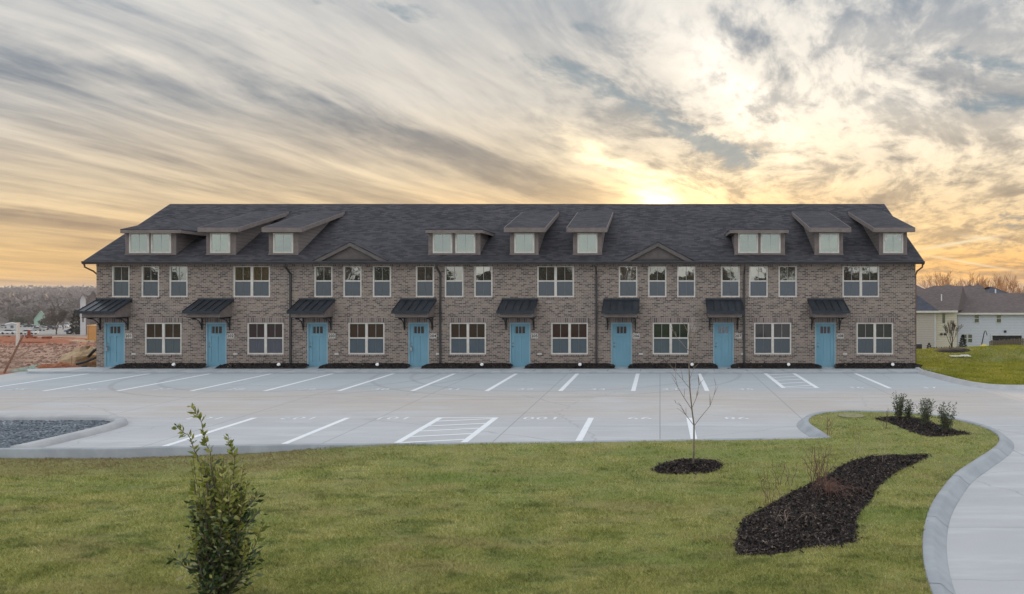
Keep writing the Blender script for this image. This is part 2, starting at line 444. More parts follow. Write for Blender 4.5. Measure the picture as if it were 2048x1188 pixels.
M['muntin'] = plain('muntin_vinyl', (.36, .34, .31), (.28, .27, .25), 5, rough=.5)
M['door'] = plain('sky_blue_door_paint', (.180, .350, .435), (.155, .315, .40), 3, rough=.45, stretch=(1, 1, .3))
M['door_frame'] = plain('pale_blue_frame_paint', (.30, .44, .50), (.26, .39, .45), 3, rough=.45)
M['black_metal'] = plain('dark_standing_seam_metal', (.012, .017, .024), (.022, .029, .038), 2.5, rough=.42, spec=.45, metal=.0, stretch=(1, .3, 1))
M['seam'] = plain('seam_metal', (.008, .011, .014), (.014, .018, .022), 3, rough=.4, spec=.5)
M['iron'] = plain('black_iron', (.016, .016, .018), (.024, .024, .026), 9, rough=.5, spec=.4)
M['bronze'] = plain('dark_bronze_gutter', (.030, .028, .030), (.045, .040, .040), 3, rough=.4, spec=.5)
M['copper_pipe'] = plain('brown_downspout', (.16, .075, .035), (.11, .055, .03), 5, rough=.5)
M['white'] = plain('white_plastic', (.78, .78, .77), (.66, .66, .65), 9, rough=.5)
M['plate'] = plain('sign_plate', (.64, .60, .55), (.56, .52, .48), 6)
M['black'] = plain('black_paint', (.012, .012, .012), (.02, .02, .02), 6)
M['grey_metal'] = plain('grey_lockbox', (.42, .44, .46), (.30, .32, .34), 9, rough=.4, metal=.5)
M['knob'] = plain('satin_nickel', (.30, .29, .27), (.22, .21, .20), 9, rough=.3, metal=.8)
def glass(nm, base, gl, fac, rough=.015, wob=.05, sc=1.4):
    def f(t, b, out):
        nz = t.noise(obj_co(t), sc, 2, .5)
        bp = t.n('ShaderNodeBump'); bp.inputs['Strength'].default_value = wob; bp.inputs['Distance'].default_value = .05; t.put(bp.inputs['Height'], nz)
        b.inputs['Base Color'].default_value = (*base, 1); b.inputs['Roughness'].default_value = .5
        g = t.n('ShaderNodeBsdfGlossy'); g.inputs['Color'].default_value = (*gl, 1); g.inputs['Roughness'].default_value = rough
        t.nt.links.new(bp.outputs[0], g.inputs['Normal'])
        mx = t.n('ShaderNodeMixShader'); mx.inputs[0].default_value = fac
        t.nt.links.new(b.outputs[0], mx.inputs[1]); t.nt.links.new(g.outputs[0], mx.inputs[2]); t.nt.links.new(mx.outputs[0], out.inputs[0])
    return material(nm, f)
M['glass_up'] = glass('upper_floor_glass', (.016, .016, .013), (.86, .88, .80), .50)
M['glass_low'] = glass('ground_floor_glass', (.030, .012, .009), (.85, .72, .65), .13)
M['glass_dormer'] = glass('dormer_glass', (.05, .06, .055), (.78, .87, .79), .37, wob=.07)
M['screen'] = glass('insect_screen', (.042, .052, .064), (.75, .82, .90), .13, rough=.25)
M['screen_low'] = glass('insect_screen_ground', (.055, .078, .094), (.75, .82, .90), .10, rough=.25)
M['door_glass'] = glass('door_glass', (.035, .012, .014), (.8, .75, .75), .07)
def concrete(t, b, out):
    co = obj_co(t); x, y, z = t.sep(co)
    n1 = t.noise(co, .22, 6, .6); n2 = t.noise(t.scale(co, (.25, 1.6, 1)), 1.1, 7, .65); n3 = t.noise(co, 26, 4, .7); n4 = t.noise(t.scale(co, (.08, 1, 1)), 2.3, 6, .7, .4)
    c = t.mix(t.rng(n1, .3, .7), (.488, .484, .482), (.418, .418, .422))
    c = t.mix(t.mul(t.rng(n2, .45, .70), .7), c, (.56, .565, .575)); c = t.mix(t.mul(t.rng(t.noise(t.scale(co, (.5, 1, 1)), .8, 7, .7), .55, .72), .30), c, (.29, .30, .31)); c = t.mix(t.mul(n3, .22), c, (.33, .34, .36))
    c = t.mix(t.mul(t.rng(t.add(y, t.mul(n1, 2)), 28.8, 30.2), .6), c, t.mix(n1, (.385, .43, .455), (.36, .40, .425)))
    # slab by slab differences
    sx, sy = t.m('FLOOR', t.m('DIVIDE', x, 4.15)), t.m('FLOOR', t.m('DIVIDE', t.add(y, 1.4), 4.6))
    wn = t.n('ShaderNodeTexWhiteNoise'); wn.noise_dimensions = '2D'; t.put(wn.inputs['Vector'], t.xyz(sx, sy))
    c = t.mix(t.mul(wn.outputs['Value'], .13), c, (.28, .29, .31))
    # clay dust tracked along the drive lane
    lane = t.m('MULTIPLY', t.rng(y, 21.6, 24.8), t.rng(y, 31.5, 27.6))
    dust = t.m('MULTIPLY', lane, t.rng(t.add(n4, t.mul(n1, .45)), .50, .84))
    c = t.mix(t.mul(dust, .62), c, (.46, .385, .315))
    trk = t.m('MULTIPLY', t.rng(t.m('ABSOLUTE', t.add(y, -27.2)), 1.5, .3), t.rng(t.noise(t.scale(co, (.05, 1, 1)), 5.5, 6, .75), .53, .66))
    c = t.mix(t.mul(trk, .7), c, (.26, .205, .17)); crk = t.n('ShaderNodeTexVoronoi', feature='DISTANCE_TO_EDGE'); t.put(crk.inputs['Vector'], t.xyz(t.add(t.mul(x, .12), t.mul(n2, .10)), t.add(t.mul(y, .16), t.mul(n1, .2)))); crk.inputs['Scale'].default_value = 1.0
    c = t.mix(t.mul(t.rng(crk.outputs['Distance'], .0030, .0010), .35), c, (.22, .22, .22)); drp = t.noise(co, 3.5, 2, .5); c = t.mix(t.mul(t.rng(drp, .74, .79), .5), c, (.19, .185, .18))
    # tyre marks turning into the stalls
    d = t.m('SUBTRACT', t.m('SQRT', t.add(t.m('POWER', t.add(x, 15.5), 2), t.m('POWER', t.add(y, -34.5), 2))), 7.2)
    ring = t.rng(t.m('ABSOLUTE', t.add(t.m('ABSOLUTE', t.add(d, .8)), -.8)), .13, .05); c = t.mix(t.mul(ring, t.mul(n2, .55)), c, (.2, .2, .2))
    d = t.m('SUBTRACT', t.m('SQRT', t.add(t.m('POWER', t.add(x, 4.5), 2), t.m('POWER', t.add(y, -35.5), 2))), 8.1)
    ring = t.rng(t.m('ABSOLUTE', t.add(t.m('ABSOLUTE', t.add(d, .8)), -.8)), .13, .05); c = t.mix(t.mul(ring, t.mul(n2, .5)), c, (.2, .2, .2))
    st = t.noise(co, 1.7, 5, .7, .6); c = t.mix(t.mul(t.rng(st, .66, .74), .4), c, (.24, .23, .23))
    # sawn joints
    def joint(v, sp, w): return t.rng(t.m('MULTIPLY', t.m('ABSOLUTE', t.add(t.m('FRACT', t.add(t.m('DIVIDE', v, sp), .5)), -.5)), sp), w, w*.4)
    jx = t.m('MULTIPLY', joint(x, 4.15, .018), t.rng(y, 17.0, 17.6))
    j = t.m('MAXIMUM', jx, t.mul(joint(t.add(y, 1.4), 4.6, .02), .6))
    c = t.mix(t.mul(j, .65), c, (.17, .17, .175))
    t.put(b.inputs['Base Color'], c); b.inputs['Roughness'].default_value = .85; bump(t, b, t.add(n3, t.mul(n2, .3)), .25, .004)
M['concrete'] = material('broomed_concrete', concrete)
M['kerb'] = plain('kerb_concrete', (.43, .43, .43), (.36, .362, .368), 2.2, rough=.85, bmp=.08, detail=9)
M['kerb_light'] = M['kerb']
M['kerb_grey'] = plain('shaded_kerb', (.360, .378, .395), (.285, .302, .32), 1.6, rough=.85, bmp=.1, detail=9)  # darker copy of the kerb concrete, shade on its faces put into the colour
M['walk'] = plain('walk_concrete', (.44, .46, .475), (.36, .385, .40), 2, rough=.85, detail=8)
def paint(t, b, out):
    co = obj_co(t); n = t.noise(co, 14, 6, .75); n2 = t.noise(co, 2, 3, .6)
    t.put(b.inputs['Base Color'], t.mix(t.rng(t.add(n, t.mul(n2, .5)), .80, 1.0), (.74, .75, .76), (.52, .53, .55))); b.inputs['Roughness'].default_value = .7
M['paint_worn'] = plain('worn_number_paint', (.74, .75, .76), (.54, .55, .56), 9, detail=7)
M['paint'] = material('white_road_paint', paint)
def dirt(t, b, out):
    geo = t.n('ShaderNodeNewGeometry'); p = geo.outputs['Position']; x, y, z = t.sep(p)
    n1 = t.noise(t.scale(p, (.6, 1, 1)), .35, 7, .65); n2 = t.noise(t.scale(p, (.4, 1, 1)), 1.6, 7, .7)
    c = t.mix(t.rng(n1, .35, .65), (.36, .240, .18), (.26, .165, .12)); c = t.mix(t.mul(t.rng(n2, .48, .70), .75), c, (.44, .33, .26)); c = t.mix(t.mul(t.rng(t.noise(t.scale(p, (.25, 1, 1)), .9, 7, .75), .52, .60), .5), c, (.17, .10, .08))
    red = t.rng(t.add(t.m('ABSOLUTE', t.add(y, -105)), t.mul(n1, 40)), 55, 25); c = t.mix(t.mul(red, .75), c, (.36, .10, .045))
    # grass everywhere to the right and behind; brown winter ground far off
    g = t.mix(t.rng(n2, .3, .7), (.125, .165, .045), (.19, .19, .065)); isr = t.rng(t.add(x, t.mul(n1, 4)), -8, -4)
    c = t.mix(isr, c, g)
    far = t.rng(t.add(y, t.mul(n1, 120)), 200, 330); c = t.mix(far, c, t.mix(t.rng(n1, .3, .7), (.13, .10, .085), (.17, .15, .13)))
    beh = t.rng(y, 12, 8); c = t.mix(beh, c, g)
    t.put(b.inputs['Base Color'], c); b.inputs['Roughness'].default_value = .95; bump(t, b, n2, 1.0, .25)
M['terrain'] = material('clay_and_grass_ground', dirt)
def lawnm(t, b, out):
    geo = t.n('ShaderNodeNewGeometry'); p = geo.outputs['Position']
    n1 = t.noise(p, .5, 5, .6); n2 = t.noise(p, 6, 5, .7); n3 = t.noise(t.scale(p, (.5, 1.4, 1)), .9, 4, .6)
    c = t.mix(t.rng(n1, .35, .65), (.19, .215, .065), (.25, .235, .09)); c = t.mix(t.mul(t.rng(n2, .3, .7), .4), c, (.15, .17, .05)); c = t.mix(t.mul(t.rng(n3, .58, .72), .6), c, (.20, .15, .075))
    t.put(b.inputs['Base Color'], c); b.inputs['Roughness'].default_value = .95; bump(t, b, n2, 1, .03)
M['lawn'] = material('turf_soil', lawnm)
def grass_extra(t, c, geo):
    x, y, z = t.sep(geo.outputs['Position']); p = geo.outputs['Position']
    n3 = t.noise(t.scale(p, (.55, 1.5, 1)), .8, 4, .6); n4 = t.noise(t.scale(p, (.4, 1, 1)), .45, 3, .6)
    c = t.mix(t.mul(t.rng(n3, .50, .66), .65), c, (.52, .43, .21)); n5 = t.noise(t.scale(p, (.6, 1.3, 1)), 2.6, 5, .7); c = t.mix(t.mul(t.rng(n5, .50, .34), .70), c, (.11, .155, .035))
    c = t.mix(t.mul(t.rng(n4, .52, .68), .55), c, (.20, .33, .07))
    edge = t.m('MULTIPLY', t.rng(t.add(y, t.mul(n3, 1.5)), 16.4, 18.2), t.rng(t.add(x, t.mul(n4, 3)), -3.5, -7.5))
    return t.mix(t.mul(edge, .8), c, (.30, .20, .12))
GR = [(0, (.13, .155, .04)), (.3, (.33, .355, .095)), (.62, (.51, .485, .16)), (.86, (.68, .60, .27)), (1, (.86, .76, .46))]
M['blade'] = islands('grass_blade', GR, translucent=.25, amt=.4, scale=1.1, extra=grass_extra)
M['blade_far'] = islands('sunlit_grass_blade', [(0, (.17, .20, .02)), (.6, (.30, .31, .045)), (1, (.44, .40, .09))], translucent=.45, amt=.5, scale=.5)
M['mulch'] = plain('dark_mulch', (.010, .008, .007), (.024, .018, .016), 24, rough=.95, bmp=1)
M['chip'] = islands('mulch_chip', [(0, (.006, .004, .004)), (.45, (.019, .013, .011)), (.75, (.048, .033, .027)), (.92, (.105, .076, .060)), (1, (.27, .22, .17))], amt=.05)
M['gravel'] = plain('gravel_bed', (.07, .085, .105), (.17, .19, .21), 5, rough=.7, bmp=1, stretch=(.5, 1, 1), detail=8)
M['stone'] = islands('gravel_stone', [(0, (.06, .075, .10)), (.4, (.14, .165, .195)), (.8, (.26, .285, .31)), (.97, (.42, .44, .46)), (1, (.30, .10, .09))], amt=.4, scale=.9)
M['bark'] = plain('grey_brown_bark', (.15, .115, .09), (.10, .078, .062), 14, rough=.9)
M['bark_pale'] = plain('pale_bark', (.26, .205, .16), (.17, .13, .10), 14, rough=.9)
M['bark_sunset'] = plain('sunset_lit_bark', (.55, .27, .11), (.38, .19, .085), 2, rough=.9)  # orange sunset light on the far trees put into the bark colour
M['bark_dark'] = plain('dark_bark', (.05, .04, .033), (.075, .06, .05), 4, rough=.9)
M['twig_red'] = plain('red_brown_twig', (.22, .115, .085), (.14, .075, .055), 9, rough=.8)
M['twig_tan'] = plain('tan_twig', (.38, .28, .22), (.25, .175, .14), 9, rough=.8)
M['leaf'] = islands('bush_leaf', [(0, (.012, .026, .014)), (.4, (.045, .082, .026)), (.75, (.15, .18, .055)), (1, (.50, .42, .24))], rough=.4, spec=.5, translucent=.15, amt=.2)
M['leaf_new'] = islands('new_bush_leaf', [(0, (.10, .13, .02)), (.5, (.28, .30, .05)), (1, (.52, .46, .16))], rough=.45, spec=.4, translucent=.3, amt=.2)
M['shrub_leaf'] = islands('shrub_leaf', [(0, (.030, .052, .024)), (.6, (.085, .118, .055)), (1, (.19, .20, .11))], rough=.5, spec=.4, translucent=.2, amt=.2)
M['conifer'] = islands('conifer_needles', [(0, (.008, .014, .009)), (1, (.025, .036, .018))], amt=.2)
M['hedge'] = islands('dark_hedge_leaf', [(0, (.015, .020, .012)), (1, (.055, .06, .032))], amt=.3, scale=.2)
M['wood_twig'] = islands('winter_woods', [(0, (.13, .11, .10)), (.6, (.17, .142, .132)), (1, (.21, .18, .165))], amt=.6, scale=.012)
M['plywood'] = plain('plywood', (.60, .34, .12), (.50, .27, .09), 3, stretch=(4, 4, 1))
M['stake'] = plain('weathered_stake', (.28, .15, .10), (.20, .11, .075), 9)
M['clay'] = plain('red_clay', (.36, .13, .06), (.25, .09, .045), 3, bmp=.8)
M['straw'] = plain('straw_soil', (.46, .33, .19), (.34, .23, .13), 4, bmp=.8)
M['greenish'] = plain('pale_green_sheet', (.30, .37, .30), (.22, .28, .23), 3)
M['rust'] = plain('rusty_red_iron', (.26, .07, .035), (.16, .045, .025), 4, rough=.8)
M['fence'] = plain('weathered_pickets', (.15, .115, .085), (.10, .08, .06), 2, stretch=(6, 6, 1))
M['tyre'] = plain('tyre', (.015, .015, .015), (.02, .02, .02), 5)
for k, c in (('car_white', (.72, .72, .72)), ('car_dark', (.03, .035, .045)), ('car_blue', (.06, .09, .18)), ('car_silver', (.36, .36, .35))):
    M[k] = plain(k, c, tuple(v*.92 for v in c), 3, rough=.25, spec=.6)
M['car_glass'] = plain('car_glass', (.02, .022, .026), (.03, .03, .035), 3, rough=.08, spec=.7)
M['mint'] = plain('mint_wall', (.36, .50, .40), (.30, .43, .34), 2)
M['wall_white'] = plain('white_wall', (.58, .57, .56), (.50, .49, .49), 2)
M['yellow'] = plain('yellow_plastic', (.62, .52, .12), (.5, .42, .1), 5)
M['teal'] = plain('teal_plastic', (.10, .26, .22), (.07, .2, .17), 5)
M['dark_win'] = glass('house_window', (.03, .032, .036), (.7, .72, .75), .25)

# ------------------------------------------------------------------ ground
def sst(v, a, b):
    t = min(1, max(0, (v-a)/(b-a))); return t*t*(3-2*t)
def pw(v, pts):
    for (a, za), (b, zb) in zip(pts, pts[1:]):
        if v <= b: return za + (zb-za)*sst(v, a, b) if False else za + (zb-za)*max(0, min(1, (v-a)/(b-a)))
    return pts[-1][1]
LEFT = [(-1e9, -.1), (38, -.1), (60, -1.1), (232, -9.5), (450, -16), (800, -15), (1150, -8), (1700, -4), (2600, -12), (9e9, -12)]
RIGHT = [(-1e9, -.1), (46, -.05), (50, -.25), (92, -4.2), (150, -5.2), (400, -6), (9e9, -10)]
def hgt(x, y):
    if y < -8.5: return .08
    if y < 25 and -60 < x < 60: return -.6
    l, r = pw(y, LEFT), pw(y, RIGHT)
    w = sst(x, -22, 8 if y < 200 else 200)
    return l*(1-w) + r*w
def nz2(x, y): return math.sin(x*.9+1.3*math.sin(y*.7)) * math.sin(y*1.1+.8*math.sin(x*.5))
def grid_axis(near, far, a, b):
    out = list(np.arange(a, b+.01, near)); s = near; v = b
    while v < far: s *= 1.25; v += s; out.append(v)
    s = near; v = a; left = []
    while v > -far: s *= 1.25; v -= s; left.append(v)
    return left[::-1] + out
gx = grid_axis(2.0, 3600, -46, 46); gy = sorted([v for v in grid_axis(2.0, 3600, 0, 70)] + [45.9, 92.01, 150.01, 231.99, 450.01, 800.01, 1150.01, 1700.01, 300, 199.9])
def gz(x, y):
    z = hgt(x, y)
    if -60 < x < 60 and y < 36.5: z = min(z, -.12)
    if y > 38: z += .10*nz2(x*.6, y*.5) * (1 if x < -20 else .2)
    return z
mb = MB(); ny = len(gy)
mb.v = [(x, y, gz(x, y)) for x in gx for y in gy]
mb.f = [(i*ny+j, (i+1)*ny+j, (i+1)*ny+j+1, i*ny+j+1) for i in range(len(gx)-1) for j in range(ny-1)]
mb.build('ground', M['terrain'], smooth=True, fix=False, kind='structure')

# edge between the lot and the lawn island
ZL = .13
kerb_edge = [(-42, 17.95), G(0, 898, ZL), G(300, 895, ZL), G(560, 890, ZL), G(1000, 886, ZL), G(1390, 880, ZL), G(1600, 876.5, ZL)]
nose = [G(1662, 875, ZL), G(1640, 861, ZL), G(1622, 849, ZL), G(1618, 839, ZL), G(1630, 830, ZL), G(1662, 824, ZL), G(1720, 822, ZL), G(1800, 825, ZL), G(1880, 833, ZL), G(1940, 846, ZL),
        G(1980, 860, ZL), G(1998, 875, ZL), G(1990, 893, ZL), G(1950, 920, ZL), G(1910, 947, ZL), G(1883, 978, ZL), G(1861, 1012, ZL), G(1849, 1050, ZL), G(1845, 1090, ZL), G(1850, 1140, ZL), G(1866, 1190, ZL), G(1900, 1250, ZL), G(1990, 1360, ZL)]
nose_s = smooth_path(nose, sub=5)
LOT_EDGE = [(-52, 17.94)] + kerb_edge + nose_s + [(4.6, 0), (4.8, -26)]
lawn_poly = kerb_edge + nose_s + [(4.6, 0), (4.8, -26), (-42, -26), (-42, 16.5)]

# parking lot and drive, one concrete sheet
LOTL = -29.3
lot = [(LOTL-.2, 36.0), (-29.0, 33.0), (-28.3, 29.5), (-38, 24.5), (-52, 20)] + LOT_EDGE + [(60, -26), (60, 29.0), (40, 29.2), (26, 29.8), (15.5, 32.4), (12.3, 36.2)]
parking_lot = sheet('parking_lot', lot, lambda x, y: 0.0, M['concrete'], 4.0, kind='structure')
# front walk against the building: raised step
mb = MB(); mb.prism([(LOTL-.2, 36.35), (-28.6, 35.3), (12.2, 35.3), (12.9, 36.2), (12.3, 37.2), (-26.7, 37.2), (-27.6, 37.25)], 'z', -.1, .09)
mb.build('front_walk', M['walk'], kind='structure', bevel=.012)
# joints are real gaps: thin dark strips set on the walk
mb = MB()
for d in range(9):
    for o_ in (-.75, .75, 2.4):
        X = -26.0 + 4.872*d + o_
        if X < 12: mb.box(X-.008, X+.008, 35.31, 36.2, .0905, .0925)
mb.build('walk_joint', M['iron'], kind='structure')
mb = MB(); mb.box(-28.6, 12.2, 35.22, 35.30, -.05, .006); mb.build('walk_edge_line', plain('dark_edge_strip', (.20, .215, .225), (.27, .285, .30), 3), kind='structure')  # dark strip along the front edge of the walk

# painted lines
def stripe(x0, y0, x1, y1, w, name='parking_line', z=.004):
    d = Vector((x1-x0, y1-y0)).normalized(); n = Vector((-d.y, d.x))*w/2
    MB().face([(x0+n.x, y0+n.y, z), (x0-n.x, y0-n.y, z), (x1-n.x, y1-n.y, z), (x1+n.x, y1+n.y, z)]).build(name, M['paint'], parking_lot)
LW = .17
for X in (-25.75, -23.0, -20.25, -17.5, -14.75, -12.0, -9.25, -6.47, -3.72, -1.0, 1.76):
    stripe(X, 29.1, X, 35.15, LW)
stripe(8.82, 29.9, 8.82, 35.2, LW)
for X in (-11.95, -9.2, -2.03, .86): stripe(X, 18.7 if X < -9 else 19.3, X, 23.0, LW)
def hatch(x0, x1, y0, y1, n, slope, bar_top, bar_bottom):
    mb = MB()
    def q(a, b, c, d, w, z):
        dd = Vector((c-a, d-b)).normalized(); nn = Vector((-dd.y, dd.x))*w/2
        mb.face([(a+nn.x, b+nn.y, z), (a-nn.x, b-nn.y, z), (c-nn.x, d-nn.y, z), (c+nn.x, d+nn.y, z)])
    q(x0, y0, x0, y1, LW, .004); q(x1, y0, x1, y1, LW, .004)
    if bar_top: q(x0+LW/2, y1-.05, x1-LW/2, y1-.05, .10, .004)
    if bar_bottom: q(x0+LW/2, y0+.05, x1-LW/2, y0+.05, .10, .004)
    for i in range(n):
        yb = y0 + .35 + (y1-y0-1.0)*i/(n-1) if n > 1 else y0
        q(x0+LW/2, yb, x1-LW/2, yb+slope, .12, .0045)
    return mb.build('hatched_bay', M['paint'], parking_lot, fix=False)
hatch(-6.48, -4.85, 18.9, 23.05, 5, .42, True, False)
hatch(4.76, 6.05, 30.0, 35.3, 5, .45, False, True)
def text_obj(s, size, name, m, parent, loc, rot, depth=0.0, bold=0.0, font_scale=1.0):
    cu = bpy.data.curves.new('t', 'FONT'); cu.body = s; cu.size = size; cu.align_x = 'CENTER'; cu.align_y = 'CENTER'
    cu.extrude = depth; cu.offset = bold; cu.resolution_u = 3; cu.space_character = 1.08
    tmp = bpy.data.objects.new('t', cu); COL.objects.link(tmp)
    dg = bpy.context.evaluated_depsgraph_get(); me = bpy.data.meshes.new_from_object(tmp.evaluated_get(dg))
    bpy.data.objects.remove(tmp); me.materials.clear(); me.materials.append(m)
    o = bpy.data.objects.new(name, me); COL.objects.link(o); o.location = loc; o.rotation_euler = rot; o.scale = (font_scale, 1, 1); o.parent = parent
    return o
for i, X in enumerate((-24.4, -21.65, -18.9, -16.1, -13.4, -10.6, -7.85, -5.1, -2.36, .38, 3.25)):
    text_obj(str(25+i), .62, 'stall_number', M['paint_worn'], parking_lot, (X, 29.6, .004), (0, 0, 0), bold=.004)
for s_, X in (('36', 7.55), ('37', 10.4)): text_obj(s_, .62, 'stall_number', M['paint_worn'], parking_lot, (X, 30.1, .004), (0, 0, 0), bold=.004)
for s_, X in (('103', -13.35), ('102', -10.6), ('101', -7.85), ('100', -3.47), ('99', -.6), ('98', 2.25)):
    text_obj(s_, .62, 'stall_number', M['paint_worn'], parking_lot, (X, 22.95, .004), (0, 0, R(180)), bold=.006, font_scale=1.15)

# ---- foreground lawn island, its kerbs and beds
def hl(x, y):
    z = .115 + .012*nz2(x*1.3, y*1.7)
    w = sst(-x, 6.2, 10.5) * sst(y, 12.5, 17.0)
    return z - .20*w
def top_z(x, y): return hl(x, y)
sheet('lawn', lawn_poly, hl, M['lawn'], .5, kind='structure')
P_ROLL = [(.0, -.15), (.0, .135), (-.015, .15), (-.11, .155), (-.145, .148), (-.17, .13), (-.23, .075), (-.31, .02), (-.33, .004), (-.34, -.1)]
P_ROLL = [(-a, b) for a, b in P_ROLL]
# island kerb runs with the lawn on its right hand, so the slope falls to its left
sweep('island_kerb', nose_s, P_ROLL, M['kerb_grey'], kind='structure')
P_BOX = [(-.02, -.4), (-.02, .115), (.0, .135), (.12, .135), (.145, .12), (.15, -.1)]
kerb_line = smooth_path(kerb_edge + [nose[0]], sub=3)
sweep('lot_kerb', kerb_line, P_BOX, M['kerb_grey'], kind='structure')
kj = MB()
P_ = [Vector(p) for p in nose_s]; acc = 0
for i in range(1, len(P_)):
    acc += (P_[i]-P_[i-1]).length
    if acc > 3.0:
        acc = 0; d = (P_[i]-P_[i-1]).normalized(); nn = Vector((-d.y, d.x)); pr = [(a, b) for a, b in P_ROLL[1:-1]]
        for (a, b), (a2, b2) in zip(pr, pr[1:]):
            q0 = P_[i]+nn*a; q1 = P_[i]+nn*a2; h_ = d*.006
            kj.face([(q0.x-h_.x, q0.y-h_.y, b+.0025), (q0.x+h_.x, q0.y+h_.y, b+.0025), (q1.x+h_.x, q1.y+h_.y, b2+.0025), (q1.x-h_.x, q1.y-h_.y, b2+.0025)])
kj.build('kerb_joint', M['bark_dark'], fix=False, kind='structure')
# gravel island on the left
gk = smooth_path([(-15.0, 18.15), (-14.92, 19.6), (-14.92, 21.0), (-15.1, 21.8), (-15.6, 22.35), (-16.4, 22.55), (-20, 22.6), (-40, 22.6)], sub=5)
sweep('gravel_island_kerb', gk, [(-.19, -.1), (-.185, .02), (-.14, .12), (-.08, .145), (.06, .145), (.12, .13), (.15, .08), (.16, -.12)], M['kerb'], kind='structure')
grav = [(-15.05, 18.0), (-15.05, 21.6), (-15.7, 22.3), (-16.4, 22.45), (-40, 22.5), (-40, 18.0)]
rg = np.random.default_rng(5)
sheet('gravel_bed', grav, lambda x, y: -.05+.07, M['gravel'], .6, kind='structure')
n = 60000; X = rg.uniform(-36, -15.1, n); Y = 18.1 + 4.3*rg.random(n)
k = inside(grav, X, Y) & (X > -Y*1.9); X, Y = X[k], Y[k]; n = len(X); S = rg.uniform(.012, .036, n)
c = np.stack([X, Y, .02 + S*.3], 1); tri = []
for a in range(4):
    th = a*math.pi/2 + rg.uniform(-.4, .4, n); tri.append(c + np.stack([np.cos(th)*S*1.3, np.sin(th)*S*.8, rg.uniform(-.2, .7, n)*S*.6], 1))
np_mesh('gravel', np.stack(tri, 1).reshape(-1, 3), 4, M['stone'], kind='stuff', label='dark blue grey gravel filling the kerbed island at left', cat='gravel')
# lawn on the upper right, its kerb
ur = smooth_path([G(1838, 735.5, ZL), G(1850, 741, ZL), G(1885, 750, ZL), G(1935, 762, ZL), G(1985, 769, ZL), G(2048, 770.5, ZL), G(2200, 771, ZL), G(2900, 771, ZL)], sub=5)
def hr(x, y):
    z = .10 + .42*math.exp(-((x-20.8)/4.2)**2-((y-44.5)/4.5)**2) - .10*math.exp(-((x-17)/3)**2-((y-40)/1.6)**2)
    z += .02*nz2(x, y)
    return z + (pw(y, RIGHT)+.05 if y > 46 else 0)
rl = ur + [(70, 60), (70, 92), (9, 92), (12.25, 49.9), (12.25, 36.6)]
sheet('side_lawn', rl, hr, M['lawn'], 1.0, kind='structure')
sweep('side_kerb', ur, [(-a*1.0, b) for a, b in P_ROLL], M['kerb'], kind='structure')

# ---- mulch beds
def bed(name, poly, zf, hgt_, **kw):
    P = [Vector(p) for p in poly]; c = sum(P, Vector((0, 0)))/len(P)
    def dist(x, y):
        q = Vector((x, y)); best = 9
        for i in range(len(P)):
            a, b = P[i], P[(i+1) % len(P)]; ab = b-a; t = max(0, min(1, (q-a).dot(ab)/max(ab.length_squared, 1e-9)))
            best = min(best, (q-(a+ab*t)).length)
        return best
    def z(x, y): d = dist(x, y); return zf(x, y) + .006 + hgt_*min(1, d/.35) + (.018*nz2(x*9, y*9) if d > .05 else 0)
    o = sheet(name, poly, z, M['mulch'], .16, **kw); return o, z
def chips(parent, poly, zf, n, smin, smax, seed=1, name='mulch_chips'):
    g = np.random.default_rng(seed); xs = [p[0] for p in poly]; ys = [p[1] for p in poly]
    X = g.uniform(min(xs), max(xs), n*3); Y = g.uniform(min(ys), max(ys), n*3); k = inside(poly, X, Y); X, Y = X[k][:n], Y[k][:n]; n = len(X)
    Z = np.array([zf(a, b) for a, b in zip(X, Y)]) + .012
    L = g.uniform(smin, smax, n); W = L*g.uniform(.2, .5, n); th = g.uniform(0, 2*np.pi, n); tl = g.normal(0, .45, n); t2 = g.normal(0, .5, n)
    d = np.stack([np.cos(th)*np.cos(tl), np.sin(th)*np.cos(tl), np.sin(tl)], 1)*L[:, None]/2
    w = np.stack([-np.sin(th)*np.cos(t2), np.cos(th)*np.cos(t2), np.sin(t2)], 1)*W[:, None]/2
    c = np.stack([X, Y, Z], 1)
    o = np_mesh(name, np.stack([c-d-w, c+d-w*.6, c+d+w, c-d+w*.8], 1).reshape(-1, 3), 4, M['chip'], parent, kind='stuff')
    o.parent = parent; return o
def jag(poly, amp, seed, sub=5):
    g = random.Random(seed); return [(x+g.uniform(-amp, amp), y+g.uniform(-amp, amp)) for x, y in smooth_path(poly, closed=True, sub=sub)]
ZB = .13
big_px = [(1478, 1110), (1473, 1075), (1482, 1048), (1502, 1030), (1560, 998), (1622, 966), (1660, 948), (1695, 926), (1745, 913), (1800, 911), (1856, 911), (1822, 930), (1785, 950), (1755, 975), (1740, 1003), (1718, 1030), (1712, 1070), (1700, 1086), (1660, 1092), (1610, 1096), (1560, 1107)]
big_bed = jag([G(a, b, ZB) for a, b in big_px], .02, 1)
ring_bed = jag([G(a, b, ZB) for a, b in ((1310, 941), (1322, 928), (1355, 922), (1395, 920), (1430, 923), (1443, 932), (1425, 942), (1380, 947), (1335, 947))], .02, 2)
isl_bed = jag([G(a, b, ZB) for a, b in ((1752, 837), (1790, 834), (1835, 836), (1868, 848), (1900, 857), (1938, 866), (1900, 870), (1855, 872), (1815, 860), (1780, 846))], .03, 3)
beds = []
